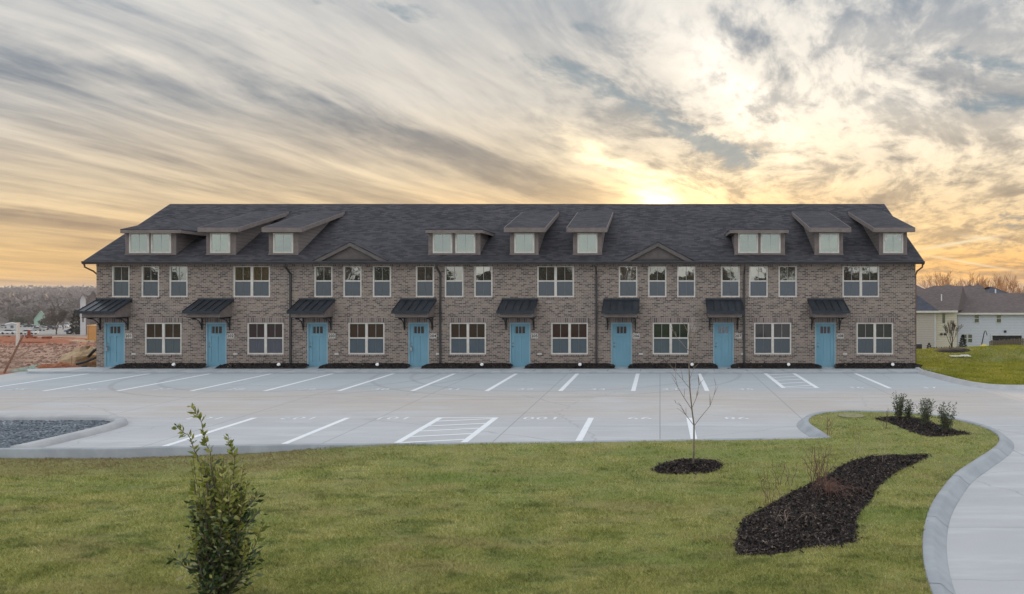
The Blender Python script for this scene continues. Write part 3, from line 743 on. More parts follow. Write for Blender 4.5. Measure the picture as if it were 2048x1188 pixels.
for nm, poly, h_, nchip, lab in (('mulch_bed', big_bed, .05, 26000, 'long curved bed of dark mulch in the foreground lawn with bare shrubs'),
                                 ('mulch_bed', ring_bed, .10, 4000, 'round mound of dark mulch at the foot of the bare sapling'),
                                 ('mulch_bed', isl_bed, .05, 5000, 'pointed dark mulch bed under the four small evergreen shrubs')):
    o, z_ = bed(nm, poly, hl, h_, label=lab, cat='mulch bed', group='mulch beds in the lawn')
    chips(o, poly, z_, nchip, .02, .07, 4+nchip); beds.append(z_)
# strips along the wall between the doors
doorX = [(px-VX)/41.94 for px in (228.5, 432, 634.5, 837, 1040, 1243, 1447, 1651)]
ORD = ['first', 'second', 'third', 'fourth', 'fifth', 'sixth', 'seventh', 'eighth']
nums = ['201', '202', '203', '204', '205', '206', '207', '208']
for i in range(8):
    a = doorX[i] + .62; b_ = doorX[i+1]-.62 if i < 7 else 12.15
    q = [(a+.12, 37.17), (a-.30, 36.50), (a-.20, 36.46), (b_+.25 if i < 7 else b_+.1, 36.46), (b_+.30 if i < 7 else b_+.1, 36.52), (b_-.05, 37.17)]
    poly = jag(q, .025, 10+i, 4); poly = [(x, min(y, 37.185)) for x, y in poly]
    lab = f'dark mulch strip at the wall foot between the {ORD[i]} and {ORD[i+1]} doors from the left' if i < 7 else 'dark mulch strip at the wall foot right of the rightmost door'
    o, z_ = bed('mulch_strip', poly, lambda x, y: .095+.19*max(0, (y-36.55)/.65), .035, label=lab, cat='mulch strip', group='mulch strips along the brick wall')
    chips(o, poly, z_, 420, .05, .14, 30+i)

# spilled chips round the long bed
g = np.random.default_rng(12); sp = []
for poly in (big_bed, ring_bed, isl_bed):
    for (x, y) in poly:
        for k in range(5):
            r_ = abs(g.normal(0, .07)); a_ = g.uniform(0, 6.28); sp.append((x+math.cos(a_)*r_, y+math.sin(a_)*r_, hl(x, y)+.035))
sp = np.array(sp); n = len(sp); th = g.uniform(0, 6.28, n); L = g.uniform(.015, .04, n)
d = np.stack([np.cos(th), np.sin(th), g.normal(0, .3, n)], 1)*L[:, None]; w = np.stack([-np.sin(th), np.cos(th), g.normal(0, .3, n)], 1)*(L*.35)[:, None]
np_mesh('spilled_mulch', np.stack([sp-d-w, sp+d-w, sp+d+w, sp-d+w], 1).reshape(-1, 3), 4, M['chip'], kind='stuff', label='loose mulch chips spilled into the turf round the beds', cat='mulch')
# ---- grass blades
def blades(name, n, region, holes, zf, m, hmin, hmax, wid, near, seed, **kw):
    g = np.random.default_rng(seed)
    xs = [p[0] for p in region]; ys = [p[1] for p in region]
    y0, y1 = near
    # density falls with distance
    u = g.random(n*3); Y = 1/(1/y0 + (1/y1-1/y0)*u) if kw.pop('persp', True) else g.uniform(y0, y1, n*3)
    xl, xr = (0-VX-520)/F, (2048-VX+420)/F
    X = Y*g.uniform(xl, xr, n*3)
    k = inside(region, X, Y)
    for h_ in holes: k &= ~inside(h_, X, Y)
    X, Y = X[k][:n], Y[k][:n]; n = len(X)
    Z = np.array([zf(a, b) for a, b in zip(X, Y)])
    clump = .5+.5*np.sin(X*3.1+1.7*np.sin(Y*2.3))*np.sin(Y*3.7+1.1*np.sin(X*1.9))
    H = g.uniform(hmin, hmax, n)*(.65+.6*clump); W = wid*(Y/10.0)**.8*g.uniform(.6, 1.3, n)
    th = g.uniform(0, 2*np.pi, n); ph = g.uniform(0, 2*np.pi, n); lean = g.uniform(.3, 1.3, n)*H
    b0 = np.stack([X, Y, Z-.005], 1); w = np.stack([np.cos(th), np.sin(th), 0*th], 1)*W[:, None]/2
    mid = b0 + np.stack([np.cos(ph)*lean*.35, np.sin(ph)*lean*.35, H*.6], 1)
    tip = b0 + np.stack([np.cos(ph)*lean, np.sin(ph)*lean, H], 1)
    V_ = np.stack([b0-w, b0+w, mid+w*.8, tip, mid-w*.8], 1).reshape(-1, 3)
    print(name, n)
    return np_mesh(name, V_, 5, m, kind='stuff', **kw)
lawn_no_kerb = lawn_poly
blades('grass', 700000, lawn_no_kerb, [big_bed, ring_bed, isl_bed], hl, M['blade'], .022, .055, .0062, (7.5, 23.5), 1,
       label='short green and tan turf blades over the foreground lawn', cat='grass')
far_region = [(p[0], p[1]+.1) for p in ur] + [(60, 52), (12.4, 52), (12.4, 36.7)]
far_oval = [(G(1904, 706, .13)[0]+math.cos(t_)*1.0, G(1904, 706, .13)[1]+math.sin(t_)*1.35) for t_ in [R(30*k) for k in range(12)]]
blades('grass', 150000, far_region, [far_oval], hr, M['blade_far'], .05, .11, .007, (29.6, 52), 2, label='bright green turf blades on the lawn right of the building', cat='grass')

# ------------------------------------------------------------------ the apartment building
YW = 37.2; FS = F/YW
def fx(px, D=YW): return (px-VX)/F*D
def fz(py, D=YW): return CAM_H + (VY-py)/F*D
B = empty('apartment_building', (-7.3, YW, 0), label='long two storey brick row building with dark shingle roof, dormers and eight pale blue doors', cat='building')
class Off:  # parts are modelled in world space; the root stands at the foot of the wall
    pass
def adopt(o): o.matrix_parent_inverse = Matrix.Translation(-Vector(B.location)); return o
def part(mb, name, m, parent=None, **kw):
    o = mb.build(name, M[m] if isinstance(m, str) else m, parent or B, **kw)
    if parent is None: adopt(o)
    return o
XL, XR = fx(193), fx(1831); ZE = 5.06
ups = [(223, 259), (282, 318), (338, 375), (466, 540), (628, 665), (686, 723), (745, 782), (831, 868), (889, 927), (948, 985), (1074, 1148),
       (1237, 1275), (1296, 1333), (1354, 1391), (1442, 1480), (1498, 1536), (1557, 1594), (1685, 1759)]
lows = [(289, 363), (494, 567), (696, 769), (899, 972), (1102, 1176), (1305, 1378), (1508, 1583), (1713, 1787)]
holes = [(fx(a), fx(b), fz(594.5), fz(531)) for a, b in ups] + [(fx(a), fx(b), fz(709), fz(645)) for a, b in lows] + [(x-.50, x+.50, .05, fz(645)) for x in doorX]
xs = sorted({XL, XR} | {h[0] for h in holes} | {h[1] for h in holes}); zs = sorted({-.1, ZE} | {h[2] for h in holes} | {h[3] for h in holes})
w = MB()
for i in range(len(xs)-1):
    for j in range(len(zs)-1):
        cx, cz = (xs[i]+xs[i+1])/2, (zs[j]+zs[j+1])/2
        if any(h[0] < cx < h[1] and h[2] < cz < h[3] for h in holes): continue
        w.face([(xs[i], YW, zs[j]), (xs[i+1], YW, zs[j]), (xs[i+1], YW, zs[j+1]), (xs[i], YW, zs[j+1])])
for a, b, c, d in holes:
    y1 = YW+.14
    w.face([(a, YW, c), (a, YW, d), (a, y1, d), (a, y1, c)]); w.face([(b, YW, d), (b, YW, c), (b, y1, c), (b, y1, d)])
    w.face([(a, YW, d), (b, YW, d), (b, y1, d), (a, y1, d)]); w.face([(a, YW, c), (a, y1, c), (b, y1, c), (b, YW, c)])
YB = 49.6; ZR = 8.50; YR = 43.4
for X in (XL, XR): w.face([(X, YW, -.3), (X, YB, -.3), (X, YB, ZE), (X, YR, ZR-.12), (X, YW, ZE)])
w.face([(XL, YB, -.3), (XR, YB, -.3), (XR, YB, ZE), (XL, YB, ZE)])
part(w, 'brick_wall', 'brick', fix=False)
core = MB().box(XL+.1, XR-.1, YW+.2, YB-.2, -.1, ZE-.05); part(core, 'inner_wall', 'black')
# soldier courses over ground floor openings, sills under all windows
for a, b in [(fx(a)-.07, fx(b)+.07) for a, b in lows] + [(x-.57, x+.57) for x in doorX]:
    part(MB().box(a, b, YW-.012, YW+.05, fz(645)+.003, fz(645)+.22), 'lintel', 'soldier')
for a, b in lows: part(MB().box(fx(a)-.05, fx(b)+.05, YW-.035, YW+.12, fz(709)-.085, fz(709)-.004), 'sill', 'soldier')
for a, b in ups: part(MB().box(fx(a)-.03, fx(b)+.03, YW-.025, YW+.12, fz(594.5)-.075, fz(594.5)-.004), 'sill', 'soldier')
fr_ = MB(); fr_.box(XL, XR, YW-.015, YW+.02, ZE-.16, ZE-.02); part(fr_, 'frieze_course', 'soldier')

GBASE = [(.045, .016, .007), (.040, .016, .030), (.050, .014, .008), (.042, .012, .008), (.050, .010, .008), (.010, .030, .010), (.075, .072, .070), (.012, .024, .012)]  # interior and reflected tones of each window put into the glass colour
GS = [glass('ground_glass_%s' % w_, tuple(v*.55 for v in c_), (.85, .76, .7), .055) for w_, c_ in zip(('amber', 'plum', 'rust', 'umber', 'maroon', 'green', 'grey', 'olive'), GBASE)]
SCB = [(.055, .078, .088), (.062, .060, .085), (.050, .075, .10), (.050, .072, .098), (.050, .080, .098), (.050, .082, .092), (.055, .072, .080), (.046, .066, .078)]
SS = [glass('ground_screen_%d' % i, tuple(v*.72 for v in c_), (.75, .82, .90), .10, rough=.25) for i, c_ in enumerate(SCB)]
US = [glass('upper_glass_%d' % i, b_, g_, f_, wob=.10, sc=1.0) for i, (b_, g_, f_) in enumerate((((.03, .035, .035), (.86, .88, .80), .42), ((.016, .016, .012), (.86, .88, .78), .36), ((.06, .045, .015), (.9, .82, .6), .40), ((.02, .018, .014), (.86, .86, .78), .45)))]  # base tints vary per window, one carries an orange brown foliage reflection
wcount = [0, 0]
def window(x0, x1, z0, z1, double, ground):
    wi = wcount[ground]; wcount[ground] += 1
    gm = GS[wi] if ground else US[2 if wi == 3 else (0 if wi == 0 else (1, 3)[wi % 2])]
    sm = SS[wi] if ground else M['screen']
    y = YW+.045; fw = .065
    m = MB(); W2 = x1-x0
    units = [(x0, x0+W2/2), (x0+W2/2, x1)] if double else [(x0, x1)]
    ins = []
    m.box(x0, x1, y-.02, y+.08, z1-fw, z1); m.box(x0, x1, y-.03, y+.08, z0, z0+fw)
    m.box(x0, x0+fw, y-.02, y+.08, z0+fw, z1-fw); m.box(x1-fw, x1, y-.02, y+.08, z0+fw, z1-fw)
    if double: mx = (x0+x1)/2; m.box(mx-.06, mx+.06, y-.018, y+.08, z0+fw, z1-fw)
    zm = (z0+z1)/2 + .02
    for k, (a, b) in enumerate(units):
        a2 = a+fw if k == 0 else a+.06; b2 = b-fw if k == len(units)-1 else b-.06
        ins.append((a2, b2)); m.box(a2, b2, y, y+.07, zm-.03, zm+.03)
    fr = part(m, 'window', 'frame')
    mu = MB()
    for a, b in ins:
        MB().box(a, b, y+.035, y+.05, zm+.03, z1-fw).build('pane', gm, fr)
        MB().box(a, b, y+.030, y+.045, z0+fw, zm-.03).build('insect_screen', sm, fr)
        c_ = (a+b)/2; MB().box(c_-.012, c_+.012, y+.022, y+.034, zm+.03, z1-fw).build('muntin', M['muntin'], fr)
    for a, b in ins: c_ = (a+b)/2; MB().box(c_-.007, c_+.007, y+.0235, y+.029, z0+fw, zm-.03).build('muntin', plain_ms, fr)
plain_ms = plain('muntin_dim', (.14, .145, .15), (.11, .115, .12), 5)
for a, b in ups: window(fx(a)+.004, fx(b)-.004, fz(594.5)+.004, fz(531)-.004, b-a > 60, False)
for a, b in lows: window(fx(a)+.004, fx(b)-.004, fz(709)+.004, fz(645)-.004, True, True)

def door(X, num, i):
    zt = fz(645)-.003; z0 = .095
    f_ = MB(); y = YW+.02
    f_.box(X-.497, X-.43, y, y+.10, z0, zt); f_.box(X+.43, X+.497, y, y+.10, z0, zt); f_.box(X-.43, X+.43, y, y+.10, zt-.07, zt)
    f_.box(X-.43, X+.43, y+.01, y+.10, z0-.02, z0+.025)
    s_ = MB(); y2 = y+.045; a, b = X-.425, X+.425; zb, z1 = z0+.03, zt-.075
    g0, g1 = zt-.52, zt-.19; gx0, gx1 = X-.24, X+.24       # three lites
    s_.box(a, b, y2+.02, y2+.05, zb, z1)
    s_.box(a, gx0-.02, y2, y2+.02, zb, z1); s_.box(gx1+.02, b, y2, y2+.02, zb, z1); s_.box(gx0-.02, gx1+.02, y2, y2+.02, g1, z1)
    s_.box(gx0-.02, gx1+.02, y2, y2+.02, g0-.14, g0); s_.box(gx0-.02, gx1+.02, y2, y2+.02, zb, zb+.2)
    for c_ in (-1/6, 1/6): s_.box(X+c_*.48-.018, X+c_*.48+.018, y2, y2+.02, g0, g1)
    s_.box(gx0-.02, X-.055, y2+.008, y2+.02, zb+.2, g0-.14) if False else None
    s_.box(X-.055, X+.055, y2, y2+.02, zb+.2, g0-.14)
    d = part(s_, 'door', 'door'); f_.build('door_frame', M['door_frame'], d)
    for c_ in (-1, 0, 1): MB().box(X+c_*.16-.062, X+c_*.16+.062, y2+.008, y2+.019, g0+.002, g1-.002).build('pane', M['door_glass' if i not in (6,) else 'dark_win'], d)
    h = MB(); hz = z0+.98; hx = a+.075
    h.lathe([(.034, 0), (.034, .01), (.012, .012), (.012, .04), (.03, .05), (.033, .065), (.02, .08)], (hx, y2-.002, hz), 12, Matrix.Rotation(R(90), 3, 'X'))
    h.lathe([(.032, 0), (.032, .012), (.02, .018)], (hx, y2-.002, hz+.16), 12, Matrix.Rotation(R(90), 3, 'X'))
    h.build('door_handle', M['knob'], d, smooth=True)
    if i in (0, 3):
        lb = MB(); lb.box(hx-.045, hx+.045, y2-.115, y2-.065, hz-.20, hz-.04)
        lb.tube([(hx-.03, y2-.09, hz-.04), (hx-.03, y2-.085, hz+.03), (hx, y2-.08, hz+.05), (hx+.03, y2-.085, hz+.03), (hx+.03, y2-.09, hz-.04)], .007, 6)
        lb.build('lockbox', M['grey_metal'], label=f'small grey key lockbox hanging on the handle of the {ORD[i]} door from the left', cat='lockbox', group='key lockboxes on the door handles')
    # plate with the number
    p = part(MB().box(X+.50+.03, X+.50+.36, YW-.02, YW-.002, fz(672)-.115, fz(672)+.115), 'number_sign', 'plate', bevel=.004)
    text_obj(num, .19, 'number', M['black'], p, (X+.695, YW-.0225, fz(672)), (R(90), 0, 0), bold=.006, font_scale=1.0)
    # vent cover low on the wall
    v = MB(); vx = X+.93; v.box(vx-.10, vx+.10, YW-.03, YW-.002, fz(708)-.045, fz(708)+.055); v.box(vx-.08, vx+.08, YW-.05, YW-.03, fz(708)+.01, fz(708)+.045)
    part(v, 'vent_cover', 'plate', bevel=.004)
    # awning
    zt_, zf_ = fz(600), 2.79; yf = 35.98; hw = .865
    aw = MB(); aw.prism([(YW-.002, zt_), (YW-.002, zt_-.05), (yf, zf_-.05), (yf, zf_)], 'x', X-hw, X+hw)
    aw.box(X-hw-.012, X+hw+.012, yf-.03, yf-.002, zf_-.11, zf_+.012)      # front drip edge
    aw.box(X-hw, X+hw, YW-.04, YW-.004, zt_-.01, zt_+.09)                 # wall flashing
    A = part(aw, 'awning', 'black_metal')
    se = MB(); dy, dz = YW-yf, zt_-zf_
    for k in range(6):
        sx = X-hw+.012 + (2*hw-.024)*k/5
        se.prism([(YW-.03, zt_-.012), (YW-.03, zt_+.028), (yf, zf_+.034), (yf, zf_-.004)], 'x', sx-.010, sx+.010)
    se.build('standing_seam', M['seam'], A)
    bx = MB(); bx.prism([(YW-.003, 2.50), (YW-.003, zt_-.055), (yf+.16, zf_-.01), (yf+.16, 2.50)], 'x', X-hw+.10, X+hw-.10)
    bx.build('awning_frame', M['taupe_trim'], A)
    bx = MB(); bx.box(X-hw+.09, X+hw-.09, yf+.15, YW-.02, 2.475, 2.497); bx.build('soffit', M['black'], A)
    for sgn in (-1, 1):
        br = MB(); px_ = X+sgn*.665; zb_, ztop = 1.86, 2.472
        br.box(px_-.022, px_+.022, YW-.055, YW-.003, zb_, ztop); br.box(px_-.022, px_+.022, YW-.85, YW-.055, ztop-.045, ztop)
        pts = [(px_, YW-.06-.72*(1-math.cos(t)), zb_+.10+(ztop-zb_-.14)*math.sin(t)) for t in [R(90)*k/8 for k in range(9)]]
        br.tube(pts, .026, 6); br.build('bracket', M['iron'], A)
for i, X in enumerate(doorX): door(X, nums[i], i)

# ---- main roof
XRL, XRR = fx(168, 36.9), fx(1847, 36.9); YE, ZEV = 36.88, 5.15; SL = (8.56-ZEV)/(YR-YE)
def rz(y): return ZEV + SL*(y-YE)
r = MB(); th = .12
r.prism([(YE, ZEV), (YR, 8.56), (2*YR-YE, ZEV), (2*YR-YE, ZEV-th), (YR, 8.56-th), (YE, ZEV-th)], 'x', XRL, XRR)
part(r, 'roof', 'roof')
rb = MB()   # rake boards and soffit
for X0, X1 in ((XRL-.03, XRL-.002), (XRR+.002, XRR+.03)):
    rb.prism([(YE, ZEV-.01), (YR, 8.55), (2*YR-YE, ZEV-.01), (2*YR-YE, ZEV-.2), (YR, 8.55-.2), (YE, ZEV-.2)], 'x', X0, X1)
rb.box(XRL+.01, XRR-.01, YE+.02, YW-.003, ZEV-.15, ZEV-.125)
part(rb, 'rake_board', 'taupe_trim')
gt = MB(); gt.prism([(YE-.005, ZEV-.02), (YE-.13, ZEV-.02), (YE-.14, ZEV-.05), (YE-.10, ZEV-.15), (YE-.005, ZEV-.16)], 'x', XRL-.02, XRR+.02)
part(gt, 'gutter', 'bronze')
for px in (582, 881, 1193, 1488):
    X = fx(px); d_ = MB(); s2 = -.10 if px < 1000 else 0
    def rect_tube(pts, w_, d2):
        for (p, q) in zip(pts, pts[1:]):
            p, q = Vector(p), Vector(q); dr = (q-p); L = dr.length; rot = dr.to_track_quat('Z', 'X').to_matrix()
            d_.box(-w_/2, w_/2, -d2/2, d2/2, -.01, L+.01, rot=rot, at=p)
    d_.box(X+s2-.045, X+s2+.045, YE-.12, YE-.04, ZEV-.27, ZEV-.15)
    rect_tube([(X+s2, YE-.08, ZEV-.25), (X, YW-.06, ZEV-.60)], .08, .07)
    d_.box(X-.045, X+.045, YW-.09, YW-.015, .20, ZEV-.58)
    for zz in (1.0, 2.7, 4.2): d_.box(X-.06, X+.06, YW-.095, YW-.004, zz, zz+.03)
    rect_tube([(X, YW-.05, .22), (X, YW-.30, .14)], .09, .07)
    part(d_, 'downspout', 'bronze')
for sgn, X, Xw in ((-1, XRL, XL), (1, XRR, XR)):
    d_ = MB(); xo = X+.07 if sgn < 0 else X-.07
    d_.tube([(xo, YE-.06, ZEV-.16), (xo, YE-.02, ZEV-.30), (xo-sgn*.12, YW+.05, ZEV-.48), (Xw+sgn*.05, YW+.15, ZEV-.66), (Xw+sgn*.05, YW+.15, .1)], .04, 6)
    part(d_, 'downspout', 'copper_pipe')

# ---- dormers
DF, DS = 37.5, F/37.5
def dx(px): return (px-VX)/DS
def dz(py): return CAM_H+(VY-py)/DS
def dormer(kind, wall, wins, roofpx, stickers=False):
    x0, x1 = dx(wall[0]), dx(wall[1]); zt = 6.60; z0 = dz(509)
    wl = MB()
    if kind == 'shed':
        top = lambda y: 6.60 + (8.0-6.74)/(42.4-37.1)*(y-DF)
        yb = 42.2; wl.prism([(DF, z0-.2), (DF, top(DF)), (yb, top(yb)-.03), (yb, rz(yb)-.3)], 'x', x0, x1)
    else:
        yb = YE + (6.6-ZEV)/SL + .1; wl.prism([(DF, z0-.2), (DF, 6.60), (yb, 6.60), (yb, 6.2)], 'x', x0, x1)
    D = part(wl, 'dormer', 'taupe_siding')
    tr = MB(); y = DF-.022
    e = .004
    tr.box(x0-.02, x0+.10, y, DF-.002, z0, zt); tr.box(x1-.10, x1+.02, y, DF-.002, z0, zt)
    tr.box(x0+.10+e, x1-.10-e, y, DF-.002, z0, dz(507.5)); tr.box(x0+.10+e, x1-.10-e, y, DF-.002, dz(465), zt)
    tr.box(x0-.02, x0-.002, DF, DF+.10, z0+.05, zt); tr.box(x1+.002, x1+.02, DF, DF+.10, z0+.05, zt)
    tr.box(x0-.04, x1+.04, DF-.05, DF-.024, z0-.02, z0+.035)
    tr.build('trim', M['taupe_trim'], D)
    cuts = [x0+.10] + [v for w_ in wins for v in (dx(w_[0]), dx(w_[1]))] + [x1-.10]
    tb = MB()
    for a, b in zip(cuts[::2], cuts[1::2]):
        if b-a > .01: MB().box(a+e, b-e, y, DF-.002, dz(507.5)+e, dz(465)-e).build('mullion_board', M['taupe_trim'], D)
    tb = None
    for k, (a, b) in enumerate(wins):
        a, b = dx(a), dx(b); c, d = dz(506.5), dz(466); fw = .075; f_ = MB()
        f_.box(a, b, y-.015, y+.02, d-fw, d); f_.box(a, b, y-.015, y+.02, c, c+fw); f_.box(a, a+fw, y-.015, y+.02, c+fw, d-fw); f_.box(b-fw, b, y-.015, y+.02, c+fw, d-fw)
        f_.build('window', M['frame'], D)
        MB().box(a+fw, b-fw, y+.004, y+.014, c+fw, d-fw).build('pane', M['glass_dormer'], D)
        MB().box((a+b)/2-.008, (a+b)/2+.008, y-.001, y+.003, c+fw, d-fw).build('muntin', M['mint_muntin'], D)
        if stickers:
            MB().box(a+fw+.01, a+fw+.12, y-.001, y+.003, d-fw-.28, d-fw-.04).build('sticker', M['white'], D)
            MB().box(b-fw-.20, b-fw-.02, y-.001, y+.003, d-fw-.26, d-fw-.03).build('sticker', M['white'], D)
    ra, rb_ = (roofpx[0]-VX)/F*37.1, (roofpx[1]-VX)/F*37.1
    if kind == 'shed':
        y0, y1 = 37.1, 42.45; za = 6.74; zb = rz(y1)+.01
        rf = MB(); rf.prism([(y0, za), (y1, zb), (y1, zb-.1), (y0, za-.07)], 'x', ra, rb_); rf.build('dormer_roof', M['roof'], D)
        fa = MB(); fa.box(ra, rb_, y0-.03, y0-.002, za-.22, za-.005)
        m_ = (zb-za)/(y1-y0)
        for q in (ra, rb_):
            s_ = -1 if q == ra else 1; xx = sorted((q+s_*.002, q+s_*.028))
            fa.prism([(y0-.03, za-.22), (y0-.03, za-.005), (y1-.3, za+m_*(y1-.3-y0)-.005), (y1-.3, za+m_*(y1-.3-y0)-.2)], 'x', *xx)
        fa.box(ra+.01, rb_-.01, y0, DF-.03, za-.20, za-.175); fa.build('fascia', M['taupe_trim'], D)
    else:
        y0 = 37.1; ze = 6.66; k = .46; hw = (rb_-ra)/2; xc = (ra+rb_)/2; zp = ze+k*hw; yp = y0+hw; yrr = YE+(zp-ZEV)/SL+.05; yer = YE+(ze-ZEV)/SL+.05
        rf = MB(); A_, B_ = (ra, y0, ze), (rb_, y0, ze); C_, D_ = (rb_, yer, ze), (ra, yer, ze); P_, Q_ = (xc, yp, zp), (xc, yrr, zp)
        rf.face([A_, B_, P_]); rf.face([B_, C_, Q_, P_]); rf.face([A_, P_, Q_, D_])
        rf.face([(ra, y0, ze-.03), (ra, yer, ze-.03), (rb_, yer, ze-.03), (rb_, y0, ze-.03)])
        for p, q in ((A_, B_), (B_, C_), (D_, A_)): rf.face([p, q, (q[0], q[1], q[2]-.03), (p[0], p[1], p[2]-.03)])
        rf.build('dormer_roof', M['roof'], D, fix=False)
        fa = MB(); fa.box(ra+.01, rb_-.01, y0+.002, y0+.03, ze-.18, ze-.034)
        fa.box(ra+.01, ra+.035, y0+.03, yer-.05, ze-.18, ze-.034); fa.box(rb_-.035, rb_-.01, y0+.03, yer-.05, ze-.18, ze-.034)
        fa.box(ra+.035, rb_-.035, y0+.03, yer-.1, ze-.15, ze-.13)
        fa.build('fascia', M['taupe_trim'], D)
M['mint_muntin'] = plain('pale_muntin', (.45, .47, .44), (.40, .42, .40), 5)
dormer('hip', (252, 352), [(259, 299), (303, 343)], (240, 362))
dormer('shed', (414, 471), [(421, 461)], (397, 476))
dormer('shed', (539, 596), [(547, 587)], (525, 603))
dormer('hip', (858, 960), [(866, 905), (911, 951)], (850, 966))
dormer('shed', (1021, 1076), [(1029, 1069)], (1009, 1090))
dormer('shed', (1147, 1203), [(1155, 1195)], (1134, 1213))
dormer('hip', (1470, 1569), [(1476, 1516), (1521, 1561)], (1460, 1578))
dormer('shed', (1630, 1685), [(1638, 1678)], (1620, 1701))
dormer('shed', (1759, 1813), [(1766, 1806)], (1748, 1829), stickers=True)
# low gables over the eave
M['dark_taupe'] = plain('dark_taupe_trim', (.135, .115, .108), (.105, .09, .085), 4)
for cpx, hwpx in ((700, 75), (1316, 72)):
    D0 = 36.78; xc = fx(cpx, D0); hw = hwpx/F*D0; z0, z1 = ZEV+.03, 6.06; yr = YE+(z1-ZEV)/SL+.03
    t_ = MB(); t_.prism([(xc-hw+.35, z0-.05), (xc+hw-.35, z0-.05), (xc, z1-.22)], 'y', D0+.16, D0+.5)
    Gb = part(t_, 'small_gable', 'dark_taupe')
    rf = MB()
    for s_ in (-1, 1):
        e0, e1 = (xc+s_*hw, D0, z0), (xc, D0, z1); b0, b1 = (xc+s_*hw, YE+.15, z0), (xc, yr, z1)
        rf.face([e0, e1, b1, b0]); dn = .05
        rf.face([(p[0], p[1], p[2]-dn) for p in (e0, e1, b1, b0)]); rf.face([e0, e1, (e1[0], e1[1], e1[2]-dn), (e0[0], e0[1], e0[2]-dn)])
    rf.build('gable_roof', M['roof'], Gb, fix=False)
    vb = MB()
    for s_ in (-1, 1):
        vb.prism([(xc+s_*(hw-.02), z0-.055), (xc, z1-.052), (xc, z1-.23), (xc+s_*(hw-.38), z0-.055)], 'y', D0+.01, D0+.04)
        vb.prism([(xc+s_*(hw-.06), z0-.04), (xc, z1-.06), (xc, z1-.08), (xc+s_*(hw-.1), z0-.055)], 'y', D0+.045, D0+.4)
    vb.build('verge_board', M['dark_taupe'], Gb)
    MB().box(xc-hw+.3, xc+hw-.3, D0+.10, D0+.155, z0-.06, z0+.06).build('gable_sill', M['bronze'], Gb)
# roof vents low behind the ridge are not seen; small ground spotlights in the mulch
sp0 = None
for i, px in enumerate((348, 558, 755, 964, 1160, 1384, 1577, 1785)):
    X = fx(px, 36.7)
    if sp0 is None:
        sp0 = empty('ground_spotlight', (X, 36.7, .16), cat='spotlight', group='white ground spotlights in the mulch strips')
        q = MB(); q.lathe([(.012, -.08), (.012, .05)], n=8); q.build('stem', M['white'], sp0)
        q = MB(); rot = Matrix.Rotation(R(58), 3, 'X')
        q.lathe([(.03, -.07), (.055, -.05), (.072, 0), (.078, .06), (.07, .065), (.05, .055)], (0, 0, .09), 14, rot); q.build('lamp_head', M['white'], sp0, smooth=True)
        s = sp0
    else: s = copy_tree(sp0); s.location = (X, 36.7, .16)
    s['label'] = (f'small white ground spotlight in the mulch between the {ORD[i]} and {ORD[i+1]} doors from the left' if i < 7 else 'small white ground spotlight in the mulch right of the rightmost door')

# ------------------------------------------------------------------ plants
def branch(mb, p, d, L, r, depth, rnd, spread=.6, kids=(2, 4), n=5, taper=.6, up=.12, seg=3, minr=.004, wob=.12):
    pts = [p]; q = Vector(p); dd = Vector(d).normalized()
    for i in range(seg):
        dd = (dd + Vector((rnd.uniform(-wob, wob), rnd.uniform(-wob, wob), rnd.uniform(-wob, wob)+up*.4))).normalized()
        q = q + dd*(L/seg); pts.append(q.copy())
    rr = [max(minr, r*(1-(1-taper)*i/seg)) for i in range(seg+1)]
    if depth == 0: rr[-1] = rr[-1]*.4
    mb.tube(pts, rr, n if depth > 0 else 3, cap=False)
    if depth > 0:
        k = rnd.randint(*kids)
        for j in range(k):
            t = rnd.uniform(.35, 1.0) if j else 1.0; idx = min(seg-1, int(t*seg)); b = pts[idx].lerp(pts[idx+1], t*seg-idx) if idx < seg else pts[-1]
            a = rnd.uniform(0, 2*math.pi); s_ = spread*rnd.uniform(.5, 1.2)*(0.5 if j == 0 else 1)
            side = Vector((math.cos(a), math.sin(a), 0)); side = (side - dd*side.dot(dd)).normalized() if abs(side.dot(dd)) < .98 else Vector((0, 1, 0))
            nd = (dd*math.cos(s_) + side*math.sin(s_) + Vector((0, 0, up))).normalized()
            branch(mb, b, nd, L*rnd.uniform(.6, .85), rr[idx]*rnd.uniform(.5, .72), depth-1, rnd, spread, kids, n, taper, up, seg, minr, wob)
def bare_tree(loc, H, seed, bark, label, group=None, depth=5, trunk=.28, spread=.55, minr=.012, kids=(2, 4), wide=1.0, cat='tree', name='bare_tree'):
    rnd = random.Random(seed); root = empty(name, loc, label=label, cat=cat, group=group)
    tr = MB(); th = H*trunk; r0 = H*.020
    tr.tube([(0, 0, -.3), (rnd.uniform(-.1, .1), 0, th*.5), (rnd.uniform(-.2, .2), rnd.uniform(-.2, .2), th)], [r0*1.25, r0, r0*.85], 8); tr.build('trunk', M[bark], root, smooth=True)
    cr = MB(); top = Vector(tr.v[-1])
    for k in range(4):
        a = k*1.6+rnd.uniform(-.4, .4); s_ = rnd.uniform(.25, .75)*wide if k else .1
        branch(cr, (0, 0, th*.97 - (k*.10*th if k else 0)), (math.cos(a)*math.sin(s_), math.sin(a)*math.sin(s_), math.cos(s_)), H*.27, r0*.7, depth-1, rnd, spread*wide, kids, 5, .65, .13, 3, minr)
    zmax = max(v[2] for v in cr.v); k = H/zmax
    cr.v = [(x*k, y*k, th*.9+(z-th*.9)*(H-th*.9)/(zmax-th*.9)) for x, y, z in cr.v]
    cr.build('crown', M[bark], root, fix=False)
    return root
